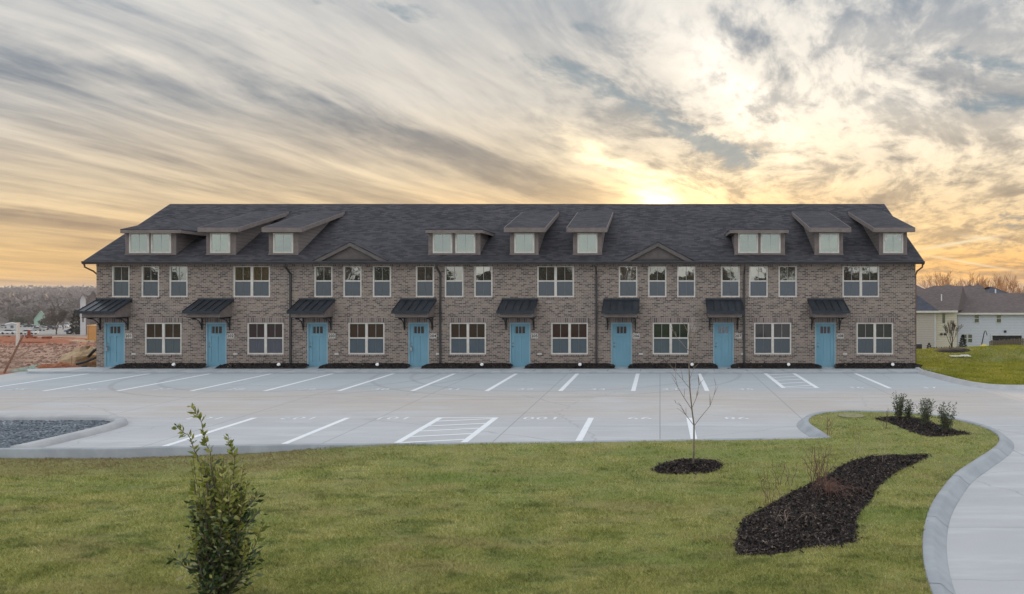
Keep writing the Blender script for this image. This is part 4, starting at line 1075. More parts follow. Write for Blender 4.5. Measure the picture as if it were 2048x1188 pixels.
def leaves(c, d, L, W, g, n_per=1):
    """leaf quads: centres c (n,3), directions d (n,3)"""
    n = len(c); rnd = g.normal(0, 1, (n, 3)); w = np.cross(d, rnd); w /= np.linalg.norm(w, axis=1)[:, None]+1e-9
    L = L[:, None]; W = W[:, None]; bend = np.cross(w, d)*L*.12
    return np.stack([c, c+d*L*.5+w*W*.5-bend*.5, c+d*L, c+d*L*.5-w*W*.5-bend*.5], 1).reshape(-1, 3)
def leafy_bush(loc, stems, label, name, leafL, mats, stem_m, seed, per=26, **kw):
    """stems: list of (points, leaf count)"""
    g = np.random.default_rng(seed); root = empty(name, loc, label=label, **kw)
    st = MB(); A, A_new = [], []
    for pts, cnt, newfrom in stems:
        pts = [Vector(p) for p in pts]; sp = [pts[0]]
        for a, b in zip(pts, pts[1:]):
            for k in range(1, 5): sp.append(a.lerp(b, k/4)+Vector(g.normal(0, .006, 3)))
        st.tube(sp, [max(.003, .012*(1-i/len(sp))) for i in range(len(sp))], 5, cap=False)
        m_ = len(sp)-1
        for i in range(cnt):
            t = .12+.88*(i+g.random())/cnt; f_ = t*m_; k = min(m_-1, int(f_)); p = sp[k].lerp(sp[k+1], f_-k); ax = (sp[k+1]-sp[k]).normalized()
            a = g.uniform(0, 2*math.pi); side = ax.orthogonal().normalized(); side = Matrix.Rotation(a, 3, ax) @ side
            d = (side*g.uniform(.6, 1.0)+ax*g.uniform(.3, 1.1)).normalized(); off = 0.0
            if t < newfrom: off = abs(g.normal(0, .05))
            (A_new if t > newfrom else A).append((*(p+side*off), *d, leafL*g.uniform(.6, 1.15)*(1 if t < .93 else .75)))
    st.build('stems', M[stem_m], root, fix=False)
    for arr, nm, mm in ((A, 'foliage', mats[0]), (A_new, 'new_foliage', mats[1])):
        if arr:
            q = np.array(arr); o = np_mesh(nm, leaves(q[:, :3], q[:, 3:6], q[:, 6], q[:, 6]*.42, g), 4, M[mm], root)
    return root
# foreground evergreen bush, lower left
rnd = random.Random(7)
def P9(px, py, D): return Vector(((px-VX)/F*D, D, CAM_H+(VY-py)/F*D))
bx_, by_ = P9(440, 1230, 9.05).x, 9.05
def rel(px, py, D=9.05): p = P9(px, py, D); return (p.x-bx_, p.y-by_, p.z-.12)
stems = [([(0, 0, 0), rel(438, 1130), rel(432, 1000), rel(420, 905), rel(402, 845), rel(384, 812)], 110, .55),
         ([rel(432, 1010), rel(415, 950), rel(393, 912), rel(375, 870), rel(352, 852)], 60, .35),
         ([(0.02, .05, 0), rel(455, 1120, 9.1), rel(468, 1000, 9.1), rel(468, 920, 9.1), rel(457, 875, 9.1)], 90, .60),
         ([(0, .05, 0), rel(440, 1100, 9.2), rel(447, 1000, 9.2), rel(440, 930, 9.2)], 90, .62),
         ([rel(425, 1020, 8.95), rel(412, 960, 8.95), rel(404, 925, 8.95)], 22, .6)]
for k in range(78):
    a = rnd.uniform(0, 2*math.pi); top = rnd.uniform(.7, 1.75); w_ = (.40-.16*(top-.75))*rnd.uniform(.2, 1.0)*(1.35 if k % 6 == 0 else 1)
    x1, y1 = math.cos(a)*w_, math.sin(a)*w_
    stems.append(([(x1*.15, y1*.15, 0), (x1*.6, y1*.6, top*.45), (x1, y1, top)], int(52+rnd.random()*18), .72))
for k in range(44):
    a = rnd.uniform(0, 2*math.pi); z0_ = rnd.uniform(.1, 1.0); w_ = rnd.uniform(.2, .52)
    stems.append(([(0, 0, z0_), (math.cos(a)*w_*.6, math.sin(a)*w_*.6, z0_+.12), (math.cos(a)*w_, math.sin(a)*w_, z0_+.3)], 34, .97))
leafy_bush((bx_, by_, .12), stems, 'tall leafy evergreen bush with yellow green tips at the bottom left', 'evergreen_bush', .095, ('leaf', 'leaf_new'), 'bark', 3, cat='bush')
# four small shrubs on the island bed
for i, (px, pb, pt, wpx, lab) in enumerate(((1796, 838, 785, 28, 'small upright evergreen shrub at the far left end of the island mulch bed'),
                                           (1817, 838, 800, 16, 'smallest and thinnest evergreen shrub of the island mulch bed'),
                                           (1850, 852, 797, 30, 'bushy evergreen shrub in the middle of the island mulch bed'),
                                           (1893, 864, 803, 32, 'greenest and widest shrub at the right of the island mulch bed'))):
    x, D = G(px, pb, .15); H = (pb-pt)/F*D; hw = wpx/2/F*D*1.15; rr = random.Random(20+i); ss = []
    for k in range(16 if wpx > 20 else 9):
        a = rr.uniform(0, 2*math.pi); t_ = H*rr.uniform(.55, 1.0) if k > 2 else H; w_ = hw*rr.uniform(.3, 1)
        ss.append(([(0, 0, 0), (math.cos(a)*w_*.6, math.sin(a)*w_*.6, t_*.5), (math.cos(a)*w_, math.sin(a)*w_, t_)], 60, .95))
    leafy_bush((x, D, .15), ss, lab, 'small_shrub', .06, ('shrub_leaf', 'shrub_leaf'), 'bark', 40+i, cat='shrub', group='small evergreen shrubs on the island')
# the sapling, placed from its outline
sx, sD = G(1386, 930, .2); T = empty('sapling', (sx, sD, .2), label='thin bare sapling standing in the round mulch mound', cat='sapling')
def rs(px, py, dy=0): D = sD+dy; return ((px-VX)/F*D-sx, dy, CAM_H+(VY-py)/F*D-.2)
tr = MB(); tr.tube([rs(1386, 934), rs(1388, 900), rs(1388, 850), rs(1384, 820), rs(1380, 780), rs(1378, 735), rs(1378, 700), rs(1380, 665), rs(1383, 640)], [.021, .018, .016, .014, .013, .011, .009, .008, .005], 8)
tr.build('trunk', M['bark_pale'], T, smooth=True)
cr = MB(); rr = random.Random(5)
main = [([(1388, 852), (1400, 836), (1420, 812), (1428, 790), (1432, 770)], .011, .35), ([(1387, 850), (1372, 830), (1362, 812), (1352, 806)], .010, -.3),
        ([(1383, 818), (1368, 795), (1356, 775), (1352, 760), (1350, 742)], .010, .2), ([(1383, 818), (1393, 795), (1398, 770), (1396, 745)], .009, -.35),
        ([(1379, 776), (1366, 760), (1350, 742), (1340, 728)], .009, .3), ([(1379, 760), (1386, 740), (1390, 720)], .007, .2),
        ([(1378, 702), (1367, 690), (1353, 675), (1346, 662)], .008, .25), ([(1378, 700), (1385, 680), (1394, 655), (1404, 632)], .008, -.2),
        ([(1379, 690), (1376, 665), (1368, 648), (1360, 640)], .007, .1), ([(1380, 670), (1388, 650), (1392, 636)], .006, -.1), ([(1377, 725), (1390, 705), (1384, 690)], .006, .2)]
for pts, r0, dy in main:
    q = [Vector(rs(a, b, dy*k/(len(pts)-1))) for k, (a, b) in enumerate(pts)]
    cr.tube(q, [r0*(.75 if pts[0][1] > 745 else 1.05)*(1-.7*k/(len(q)-1)) for k in range(len(q))], 5, cap=False)
    for k in range(5):
        i = rr.randint(1, len(q)-1); d = (q[i]-q[i-1]).normalized(); d = (d+Vector((rr.uniform(-.7, .7), rr.uniform(-.7, .7), rr.uniform(0, .5)))).normalized()
        e_ = q[i]+d*rr.uniform(.08, .28); cr.tube([q[i], q[i].lerp(e_, .5)+Vector((0, 0, .01)), e_], [.0045, .004, .002], 4, cap=False)
cr.build('branches', M['bark_pale'], T, fix=False)
# bare shrubs in the long bed
def twiggy(px, py, n, hgt_m, wid, seed, m, label, arch=0.0, lean=(0, 0), sub=3, r=.0055, name='bare_shrub'):
    x, D = G(px, py, .17); rr = random.Random(seed); root = empty(name, (x, D, .17), label=label, cat='shrub', group='bare shrubs in the long mulch bed'); q = MB()
    for i in range(n):
        a = rr.uniform(0, 2*math.pi); w_ = wid*rr.uniform(.15, 1); h = hgt_m*rr.uniform(.5, 1); p = Vector((rr.gauss(0, .06), rr.gauss(0, .06), -.02)); pts = []
        ex, ey = math.cos(a)*w_+lean[0], math.sin(a)*w_+lean[1]
        for k in range(8):
            t = k/7; zz = h*(math.sin(t*math.pi*(.5+arch*.5)) if arch else t)
            pts.append(p+Vector((ex*t**(1.3 if not arch else 1), ey*t**(1.3 if not arch else 1), zz))+Vector((rr.gauss(0, .012), rr.gauss(0, .012), rr.gauss(0, .008))))
        q.tube(pts, [r*(1-.6*k/7) for k in range(8)], 4, cap=False)
        for s_ in range(sub):
            k = rr.randint(2, 6); e_ = pts[k]+Vector((rr.uniform(-.12, .12), rr.uniform(-.12, .12), rr.uniform(.02, .18)*(1 if not arch else .3))); q.tube([pts[k], e_], [r*.5, r*.25], 3, cap=False)
    q.build('twigs', M[m], root, fix=False); return root
twiggy(1640, 968, 22, .78, .36, 1, 'twig_red', 'upright red brown twiggy shrub at the upper edge of the long mulch bed', sub=5)
twiggy(1655, 985, 40, .26, .62, 2, 'twig_red', 'low arching tangle of tan stems in the middle of the long mulch bed', arch=.9, lean=(.12, -.12), r=.0035)
twiggy(1545, 1005, 6, .62, .30, 3, 'twig_red', 'sparse forked bare shrub at the left edge of the long mulch bed', sub=3, lean=(-.05, .1))
twiggy(1575, 1045, 5, .20, .40, 4, 'twig_tan', 'few bent pale stems lying near the lower end of the long mulch bed', arch=.8, r=.004)
twiggy(1612, 1040, 4, .42, .12, 5, 'bark_dark', 'dark upright stick plant in the lower part of the long mulch bed', sub=2, lean=(.03, 0))
twiggy(1572, 968, 5, .45, .18, 6, 'twig_red', 'thin reddish twigs standing on the grass left of the twiggy shrub', sub=3)
twiggy(1655, 868, 4, .62, .12, 8, 'twig_red', 'spindly reddish seedling on the nose of the lawn island', sub=5, r=.006)
twiggy(1768, 856, 4, .55, .14, 9, 'bark', 'small dark seedling left of the four evergreen shrubs', sub=5, r=.006)
for i, (px, py) in enumerate(((1773, 925), (1712, 905))):
    twiggy(px, py, 2, .6, .04, 11+i, 'twig_tan', ('single tan stalk rising behind the long mulch bed' if i == 0 else 'pair of tan stalks behind the upright twiggy shrub'), sub=2, r=.004)
# round access lid in the island grass
x, D = G(1702, 831, .13); MB().lathe([(.38, 0), (.38, .02), (.36, .03)], (x, D, hl(x, D)+.012), 24).build('access_lid', plain('dull_lid', (.27, .25, .14), (.18, .18, .08), 8), label='round tan access lid in the grass of the lawn island', cat='lid')

# ------------------------------------------------------------------ beyond the building, right side
def cone_conifer(loc, H, W, seed, label, name='conifer', mat='conifer', n=1500, cat='tree', group=None, base=.05):
    g = np.random.default_rng(seed); root = empty(name, loc, label=label, cat=cat, group=group)
    t = MB(); t.tube([(0, 0, -.2), (0, 0, H*.9)], [W*.06, .01], 6); t.build('trunk', M['bark_dark'], root)
    h = g.random(n)**1.35; z = base*H+h*H*(1-base); r = W/2*(1-h)**.8*(.75+.3*np.sin(h*40+g.uniform(0, 6)))*np.sqrt(g.uniform(.35, 1, n)); a = g.uniform(0, 2*np.pi, n)
    c = np.stack([np.cos(a)*r, np.sin(a)*r, z], 1); d = np.stack([np.cos(a), np.sin(a), g.uniform(-.3, .7, n)], 1); d /= np.linalg.norm(d, axis=1)[:, None]
    L = g.uniform(.05, .11, n)*H**.8; np_mesh('foliage', leaves(c, d, L, L*.6, g), 4, M[mat], root); return root
def leafball(loc, rx, ry, rz_, n, size, mat, seed, label, name='hedge_bush', cat='bush', group=None):
    g = np.random.default_rng(seed); v = g.normal(0, 1, (n, 3)); v /= np.linalg.norm(v, axis=1)[:, None]; rr = g.uniform(.45, 1, n)**.5*(1+.22*np.sin(v[:, 0]*5+seed)*np.sin(v[:, 2]*6+v[:, 1]*4))
    c = v*rr[:, None]*np.array([rx, ry, rz_]); c[:, 2] += rz_*.9; c = c[c[:, 2] > 0]; v = v[:len(c)]
    L = g.uniform(.6, 1.3, len(c))*size; root = empty(name, loc, label=label, cat=cat, group=group)
    d = g.normal(0, 1, (len(c), 3)); d /= np.linalg.norm(d, axis=1)[:, None]
    np_mesh('foliage', leaves(c, d, L, L*.6, g), 4, M[mat], root)
    st = MB(); st.tube([(0, 0, -.3), (0, 0, rz_)], [rx*.08, rx*.03], 6); st.build('stem', M['bark_dark'], root); return root
def house(name, label, D, x0, x1, depth, ze, zr, wall, roof, windows=(), kind='hip', group=None, ridge_in=None, over=.35, extra=None):
    """box house seen from the front; windows: (x0,x1,z0,z1)"""
    zg = -6; root = empty(name, ((x0+x1)/2, D, -4.3), label=label, cat='house', group=group)
    iv = Matrix.Translation(-Vector(root.location))
    def ad(o): o.matrix_parent_inverse = iv; return o
    w_ = MB(); w_.box(x0, x1, D, D+depth, zg, ze); ad(w_.build('wall', M[wall], root))
    [ad(MB().box(q_, q_+.16, D-.03, D-.002, zg, ze-.02).build('corner_board', M['wall_white'], root)) for q_ in (x0-.02, x1-.14)]
    r_ = MB(); a, b, c, d = x0-over, x1+over, D-over, D+depth+over; yc = (c+d)/2; ri = ridge_in if ridge_in is not None else (d-c)/2
    if kind == 'hip': p, q = (a+ri, yc, zr), (b-ri, yc, zr)
    else: p, q = (a, yc, zr), (b, yc, zr)
    r_.face([(a, c, ze), (b, c, ze), q, p]); r_.face([(b, d, ze), (a, d, ze), p, q]); r_.face([(a, d, ze), (a, c, ze), p]); r_.face([(b, c, ze), (b, d, ze), q])
    r_.face([(a, c, ze), (a, d, ze), (b, d, ze), (b, c, ze)]); R_ = ad(r_.build('roof', M[roof], root, fix=False))
    f_ = MB(); f_.box(a, b, c-.12, c-.003, ze-.2, ze+.03); f_.box(a-.1, a-.003, c, d, ze-.2, ze+.03); f_.box(b+.003, b+.1, c, d, ze-.2, ze+.03); ad(f_.build('gutter', M['frame'], root))
    for (u0, u1, v0, v1) in windows:
        m = MB(); m.box(u0-.08, u1+.08, D-.05, D-.003, v0-.08, v0); m.box(u0-.08, u1+.08, D-.05, D-.003, v1, v1+.08); m.box(u0-.08, u0, D-.05, D-.003, v0, v1); m.box(u1, u1+.08, D-.05, D-.003, v0, v1)
        m.box(u0, u1, D-.045, D-.003, (v0+v1)/2-.04, (v0+v1)/2+.04); W_ = ad(m.build('window', M['wall_white'], root))
        for pa, pb in ((v0, (v0+v1)/2-.04), ((v0+v1)/2+.04, v1)): MB().box(u0, u1, D-.03, D-.003, pa, pb).build('pane', M['dark_win'], W_)
    return root, ad
def at(px, py, D): return ((px-VX)/F*D, CAM_H+(VY-py)/F*D)
def rect(px0, py0, px1, py1, D):
    a, b = at(px0, py1, D), at(px1, py0, D); return (a[0], b[0], a[1], b[1])
# beige house just past the corner: hidden left part, wing with yellowish light in its colour
D1 = 96
x0, ze = at(1760, 623, D1); x1 = at(1871, 0, D1)[0]
h1, ad1 = house('beige_house', 'beige lap sided house with slate grey roof right behind the brick building', D1, x0, x1, 10, at(0, 622, D1)[1], at(0, 553, D1+5)[1]-1.0, 'beige_siding', 'roof_dark', ridge_in=2.9)
v = MB(); q = rect(1871, 622, 1914, 710, D1+1.2); v.box(x1+.05, q[1], D1+1.2, D1+10, -6, q[3]); wg = ad1(v.build('wing_wall', M['lit_beige_siding'], h1))
w_ = rect(1885, 627, 1890, 646, D1+1.2); MB().box(w_[0], w_[1], D1+1.14, D1+1.19, w_[2], w_[3]).build('window', M['dark_win'], wg)
for px in (1882.5, 1889.5):
    c_ = at(px, 668, D1+1.2); MB().box(c_[0]-.12, c_[0]+.12, D1+1.02, D1+1.19, c_[1]-.12, c_[1]+.12).build('wall_lamp', M['iron'], wg)
z_e = at(0, 622, D1)[1]
rw = MB(); xa, xb = x1-2.0, at(1915, 0, D1)[0]+.3; ya, yb = D1+.75, D1+12; zc = at(0, 571.5, D1+7)[1]; xr0, xr1 = at(1868, 0, D1+7)[0], at(1926, 0, D1+7)[0]
rw.face([(xa, ya, z_e), (xb, ya, z_e), (xr1, D1+7, zc), (xr0, D1+7, zc)]); rw.face([(xb, ya, z_e), (xb+6, yb, z_e), (xr1, D1+7, zc)]); rw.face([(xa, ya, z_e), (xr0, D1+7, zc), (xa-4, yb, z_e)]); rw.face([(xr0, D1+7, zc), (xr1, D1+7, zc), (xb+6, yb, z_e), (xa-4, yb, z_e)])
ad1(rw.build('wing_roof', M['roof_brown'], h1, fix=False)); ad1(MB().box(xa+2.1, xb, ya-.12, ya-.003, z_e-.2, z_e+.03).build('wing_gutter', M['frame'], h1))
vt = MB()
for px, py in ((1883, 594), (1890, 608)):
    c_ = at(px, py, D1+3.2); vt.tube([(c_[0], D1+3.2, c_[1]-.5), (c_[0], D1+3.2, c_[1]+.35)], .07, 8)
ad1(vt.build('roof_vent', M['white'], h1))
# long pale house
D2 = 100
wins = [rect(1949, 628, 1957.5, 645, D2), rect(1993, 628, 2001.5, 645, D2), rect(1925, 669, 1933, 684.5, D2), rect(1936, 669, 1944, 684.5, D2)]
h2, ad2 = house('pale_blue_house', 'long pale blue white house with brown roof behind the picket fence', D2, at(1915, 0, D2)[0], at(2140, 0, D2)[0], 12, at(0, 626, D2)[1], at(0, 586, D2+6)[1], 'white_siding', 'roof_brown', wins, ridge_in=-1.5)
a = rect(1984, 671, 2043, 700, D2); o_ = MB(); o_.box(a[0], a[1], D2-.02, D2-.004, a[2], a[3]); ad2(o_.build('patio_opening', M['black'], h2))
o_ = MB(); o_.box(a[0]-.15, a[0], D2-.12, D2-.003, a[2], a[3]+.15); o_.box(a[1], a[1]+.15, D2-.12, D2-.003, a[2], a[3]+.15); o_.box(a[0], a[1], D2-.12, D2-.003, a[3], a[3]+.15); ad2(o_.build('patio_frame', M['wall_white'], h2))
c_ = at(2010, 663, D2); ad2(MB().lathe([(.16, 0), (.16, .12), (.1, .2)], (c_[0], D2-.01, c_[1]), 10, Matrix.Rotation(R(90), 3, 'X')).build('wall_lamp', M['iron'], h2))
c_ = at(1990, 584, D2+7); 
cross = MB(); xa, xb = at(1925, 0, D2)[0], at(2000, 0, D2)[0]; zc = at(0, 571, D2+8)[1]; xm0, xm1 = at(1931, 0, D2+8)[0], at(1966, 0, D2+8)[0]; z_s = at(0, 607, D2+3)[1]
cross.face([(xa, D2+3, z_s), (xb, D2+3, z_s), (xm1, D2+8, zc), (xm0, D2+8, zc)]); cross.face([(xb, D2+3, z_s), (xb, D2+13, z_s), (xm1, D2+8, zc)]); cross.face([(xb, D2+13, z_s), (xa, D2+13, z_s), (xm0, D2+8, zc), (xm1, D2+8, zc)]); cross.face([(xa, D2+13, z_s), (xa, D2+3, z_s), (xm0, D2+8, zc)])
ad2(cross.build('raised_roof', M['roof_brown'], h2, fix=False))
vt = MB(); c_ = at(1991, 582, D2+6); vt.tube([(c_[0], D2+6, c_[1]-.6), (c_[0], D2+6, c_[1]+.3)], .09, 8); ad2(vt.build('roof_vent', M['white'], h2))
# roofs of the next street
for i, (pa, pb, ztop, D3, lab, rt, ri) in enumerate(((1800, 1872, 567.5, 118, 'far house showing only its grey brown hip roof beside the brick wall', 'roof_brown', 2.2), (1896, 1934, 569, 132, 'far house roof rising over the cream wing', 'roof_brown', 1.6),
                                        (1934, 1953, 567.5, 126, 'far house with the small dark gable peak above the long roof', 'roof_dark', None), (1948, 1976, 566, 128, 'far house with the tallest pointed roof above the long roof', 'roof_brown', None),
                                        (1976, 2028, 573.5, 136, 'far house with low dark hip roof at the right above the long roof', 'roof_dark', 3))):
    xa, xb = at(pa, 0, D3)[0], at(pb, 0, D3)[0]; dpt = 9 if ri else (xb-xa)
    house('distant_house', lab, D3, xa, xb, dpt, at(0, 592, D3)[1], at(0, ztop, D3+dpt/2)[1], 'beige_siding', rt, ridge_in=ri, kind='hip', group='distant houses seen over the long roof')
# trees against the sunset
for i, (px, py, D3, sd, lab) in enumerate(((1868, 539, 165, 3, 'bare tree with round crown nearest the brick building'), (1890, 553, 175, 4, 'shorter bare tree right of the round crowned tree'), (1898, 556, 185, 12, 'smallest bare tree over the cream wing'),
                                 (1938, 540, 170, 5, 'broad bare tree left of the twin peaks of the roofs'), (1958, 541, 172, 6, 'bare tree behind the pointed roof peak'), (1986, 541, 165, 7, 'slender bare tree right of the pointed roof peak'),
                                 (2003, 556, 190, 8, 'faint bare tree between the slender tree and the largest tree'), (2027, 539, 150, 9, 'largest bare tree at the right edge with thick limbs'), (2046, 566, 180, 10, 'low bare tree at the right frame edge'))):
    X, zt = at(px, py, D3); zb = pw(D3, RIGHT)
    bare_tree((X, D3, zb), zt-zb, sd, 'bark_sunset', lab, group='bare trees against the sunset', depth=5, trunk=.34, spread=.60, minr=.030, kids=(2, 4), wide=1.0)
# things in the yard
x, D = G(1904, 706, .13); bare_tree((x, D, .13), (706-638)/F*D, 31, 'bark', 'small bare tree in the dark mulch oval right of the building', depth=6, trunk=.22, spread=.42, minr=.006, wide=.75, kids=(2, 3), name='young_tree')
poly = jag([(x+math.cos(t)*.85*1.15, D+math.sin(t)*1.3) for t in [R(36*k) for k in range(10)]], .05, 77); bed('mulch_bed', poly, hr, .10, label='small oval of dark mulch under the young bare tree right of the building', cat='mulch bed')
cone_conifer((at(1925.5, 0, 90)[0], 90, at(0, 698, 90)[1]), 1.65, 1.0, 3, 'dark cone shaped evergreen in front of the pale blue house', name='cone_evergreen')
x_, z_ = at(1858, 704, 62); cone_conifer((x_, 62, z_-.35), 1.05, .8, 5, 'low ragged conifer shrub near the corner of the beige house', name='conifer_shrub', mat='hedge', n=700)
x_, z_ = at(1835, 701, 90); mbx = MB(); mbx.box(-.4, .4, -.4, .4, 0, .75); ac = mbx.build('air_conditioner', M['iron'], bevel=.03, label='dark air conditioner box beside the beige house', cat='air conditioner'); ac.location = (x_, 90, z_)
gr_ = MB(); gr_.lathe([(.32, 0), (.32, .03), (.05, .05)], (0, 0, .752), 16); gr_.build('fan_grille', M['grey_metal'], ac)
def picket(px0, px1, top0, top1, bot, D, lab, m='fence', pitch=.16):
    xa, xb = at(px0, 0, D)[0], at(px1, 0, D)[0]; root = empty('picket_fence', ((xa+xb)/2, D, at(0, bot, D)[1]), label=lab, cat='fence'); q = MB(); n = int((xb-xa)/pitch); rr = random.Random(int(px0))
    for i in range(n):
        t = i/max(1, n-1); X = xa+(xb-xa)*t; zt = at(0, top0+(top1-top0)*t, D)[1]+rr.uniform(-.06, .06); zb = at(0, bot, D)[1]-.8
        q.prism([(X-.065, zb), (X+.065, zb), (X+.065, zt-.06), (X+.03, zt), (X-.03, zt), (X-.065, zt-.06)], 'y', D+rr.uniform(-.012, .012), D+.03)
    iv = Matrix.Translation(-Vector(root.location)); o = q.build('pickets', M[m], root); o.matrix_parent_inverse = iv
    q = MB(); za = at(0, (top0+top1)/2, D)[1]
    for dz_ in (.3, 1.2): q.box(xa, xb, D+.05, D+.09, za-dz_-.05, za-dz_+.05)
    o = q.build('rail', M[m], root); o.matrix_parent_inverse = iv
picket(1866, 1978, 694, 693, 707, 76, 'long low dark fence running in front of the cream wing')
picket(1980, 2075, 681, 674, 712, 80, 'tall weathered picket fence at the right behind the grassy mound')
u = empty('garden_umbrella', (at(1961, 0, 88)[0], 88, at(0, 700, 88)[1]), label='dark closed cantilever umbrella leaning in front of the pale blue house', cat='umbrella')
q = MB(); q.tube([(0, 0, 0), (at(1969, 0, 88)[0]-u.location.x, 0, at(0, 663, 88)[1]-u.location.z)], [.06, .05], 6); q.build('pole', M['iron'], u)
tx, tz = at(1969, 0, 88)[0]-u.location.x, at(0, 662, 88)[1]-u.location.z; q = MB(); q.tube([(tx, 0, tz), (tx+.15, 0, tz), (tx+.3, 0, tz-.5)], .045, 6); q.build('arm', M['iron'], u)
x_, z_ = at(1968, 704, 78); t_ = empty('play_table', (x_, 78, z_), label='small yellow topped play table with teal tub by the low fence', cat='play table')
q = MB(); q.lathe([(.30, .45), (.42, .5), (.42, .56), (.2, .75)], n=14); q.build('lid', M['yellow'], t_); q = MB(); q.lathe([(.38, .1), (.45, .42), (.42, .45)], n=14); q.build('tub', M['teal'], t_)
q = MB(); [q.box(a-.03, a+.03, -.03, .03, -.2, .5) for a in (-.33, .33)]; q.build('leg', M['yellow'], t_)
x, D = G(1920, 716, .13); q = MB(); q.box(-.55, .55, -.12, .12, 0, .05); q.box(.1, .5, .0, .2, .05, .08); o = q.build('pale_board', M['white'], bevel=.01, label='flat white board lying on the lawn right of the building', cat='board'); o.location = (x, D, hr(x, D)+.05)

# ------------------------------------------------------------------ beyond the building, left side
def zl(x, y): return gz(x, y)
def lump(px, py, w_, d_, h_, m, seed, name, label, cat, D=None, dzz=0):
    x, D_ = (G(px, py, 0) if D is None else ((px-VX)/F*D, D)); rr = random.Random(seed); n = 18; q = MB(); k = 9
    for i in range(k+1):
        t = i/k; r_ = math.cos(t*math.pi/2)
        for j in range(n):
            a = 2*math.pi*j/n; f_ = 1+.22*math.sin(a*3+seed)+rr.uniform(-.10, .10); q.v.append((math.cos(a)*w_/2*r_*f_, math.sin(a)*d_/2*r_*f_, h_*math.sin(t*math.pi/2)*(1+rr.uniform(-.14, .14))-.12))
    for i in range(k):
        for j in range(n): q.f.append((i*n+j, i*n+(j+1) % n, (i+1)*n+(j+1) % n, (i+1)*n+j))
    o = q.build(name, M[m], label=label, cat=cat, fix=False); o.location = (x, D_, zl(x, D_)+dzz); return o
lump(93, 733, 1.7, 1.0, .38, 'clay', 1, 'clay_pile', 'small red clay pile by the lot edge nearer the green sheet', 'dirt pile', 38.3)
lump(125, 731, 1.9, 1.2, .42, 'clay', 2, 'clay_pile', 'small red clay pile by the lot edge beside the short stake', 'dirt pile', 39)
lump(57, 735, 1.5, .9, .26, 'greenish', 3, 'ground_sheet', 'crumpled pale green sheet on the dirt at the lot corner', 'sheet', 37.6)
lump(76, 728, 1.0, .7, .34, 'greenish', 4, 'ground_sheet', 'raised pale green sheet bundle beside the clay pile', 'sheet', 38.4)
lump(182, 722, 2.6, 4.5, 1.0, 'straw', 5, 'soil_mound', 'straw coloured soil mound sloping against the end of the building', 'dirt pile', 41.5, dzz=.05)
lump(168, 728, .6, .4, .32, 'iron', 6, 'pipe_bundle', 'dark bundle at the foot of the straw coloured mound', 'bundle', 38.9)
x = fx(184, 38.7); q = MB(); q.tube([(x-.55, 38.4, .12), (x-.1, 38.5, .25), (x+.45, 38.7, .52)], .06, 10); q.tube([(x-.25, 38.8, .45), (x+.05, 38.8, .78), (x+.5, 38.9, .98)], .07, 10)
q.build('drain_pipe', M['iron'], smooth=True, label='black drain pipes lying across the mound beside the brick corner', cat='pipe')
lump(15, 742, 3.0, .8, .16, 'clay', 7, 'clay_pile', 'low red clay berm along the lot edge at the left frame edge', 'dirt pile', 36.2)
lump(70, 688, 9, 5, .8, 'clay', 8, 'clay_pile', 'broad orange clay heap in the middle of the dirt field', 'dirt pile', 100)
lump(20, 686, 8, 5, .9, 'clay', 9, 'clay_pile', 'broad orange clay heap at the left of the dirt field', 'dirt pile', 105)
lump(122, 683, 9, 5, .6, 'clay', 10, 'clay_pile', 'long low clay heap left of the plywood crate', 'dirt pile', 112)
def stake(px0, py0, px1, py1, D, label, r=.022, m='stake', name='wooden_stake'):
    a, b = at(px0, py0, D), at(px1, py1, D); q = MB(); d = Vector((b[0]-a[0], .1, b[1]-a[1])); L = d.length
    q.box(-r, r, -r*.7, r*.7, 0, L, rot=d.to_track_quat('Z', 'X').to_matrix(), at=(0, 0, 0)); o = q.build(name, M[m], label=label, cat='stake'); o.location = (a[0], D, a[1]); return o
stake(8, 746, 43, 670, 35.9, 'long reddish wooden stake leaning right at the lot corner', .035)
stake(143, 735, 141, 712, 38.6, 'short upright survey stake between the clay piles and the mound')
stake(103, 733, 101, 719, 39.0, 'short thin stake in the clay pile left of the survey stake', .014); stake(131, 733, 129, 719, 39.6, 'thin stake in the clay pile right beside the survey stake', .014)
stake(35, 700, 35, 645, 82, 'pale grey upright post in the dirt field', .14, 'frame', 'pale_post')
x, z = at(58, 688, 100); q = empty('fire_hydrant', (x, 100, z-.1), label='red standpipe rising from the orange clay', cat='standpipe')
k_ = MB(); k_.lathe([(.22, 0), (.22, .9), (.34, .95), (.34, 1.05), (.2, 1.2), (.16, 1.75), (.08, 1.9)], n=12); k_.build('barrel', M['rust'], q); k_ = MB(); k_.tube([(-.42, 0, 1.1), (.42, 0, 1.1)], .14, 8); k_.build('nozzle', M['rust'], q)
q = empty('steel_trench_frame', (at(79, 0, 100)[0], 100, at(0, 686, 100)[1]-.1), label='rusty red steel frame lying on the orange clay', cat='steel frame')
for dx_ in (-.95, .95): k_ = MB(); k_.box(dx_-.38, dx_+.38, -.4, .4, 0, .95); k_.build('end_box', M['rust'], q, bevel=.04)
k_ = MB(); k_.box(-.57, .57, -.08, .08, .62, .8); k_.box(-.57, .57, -.08, .08, .12, .28); k_.build('cross_bar', M['rust'], q)
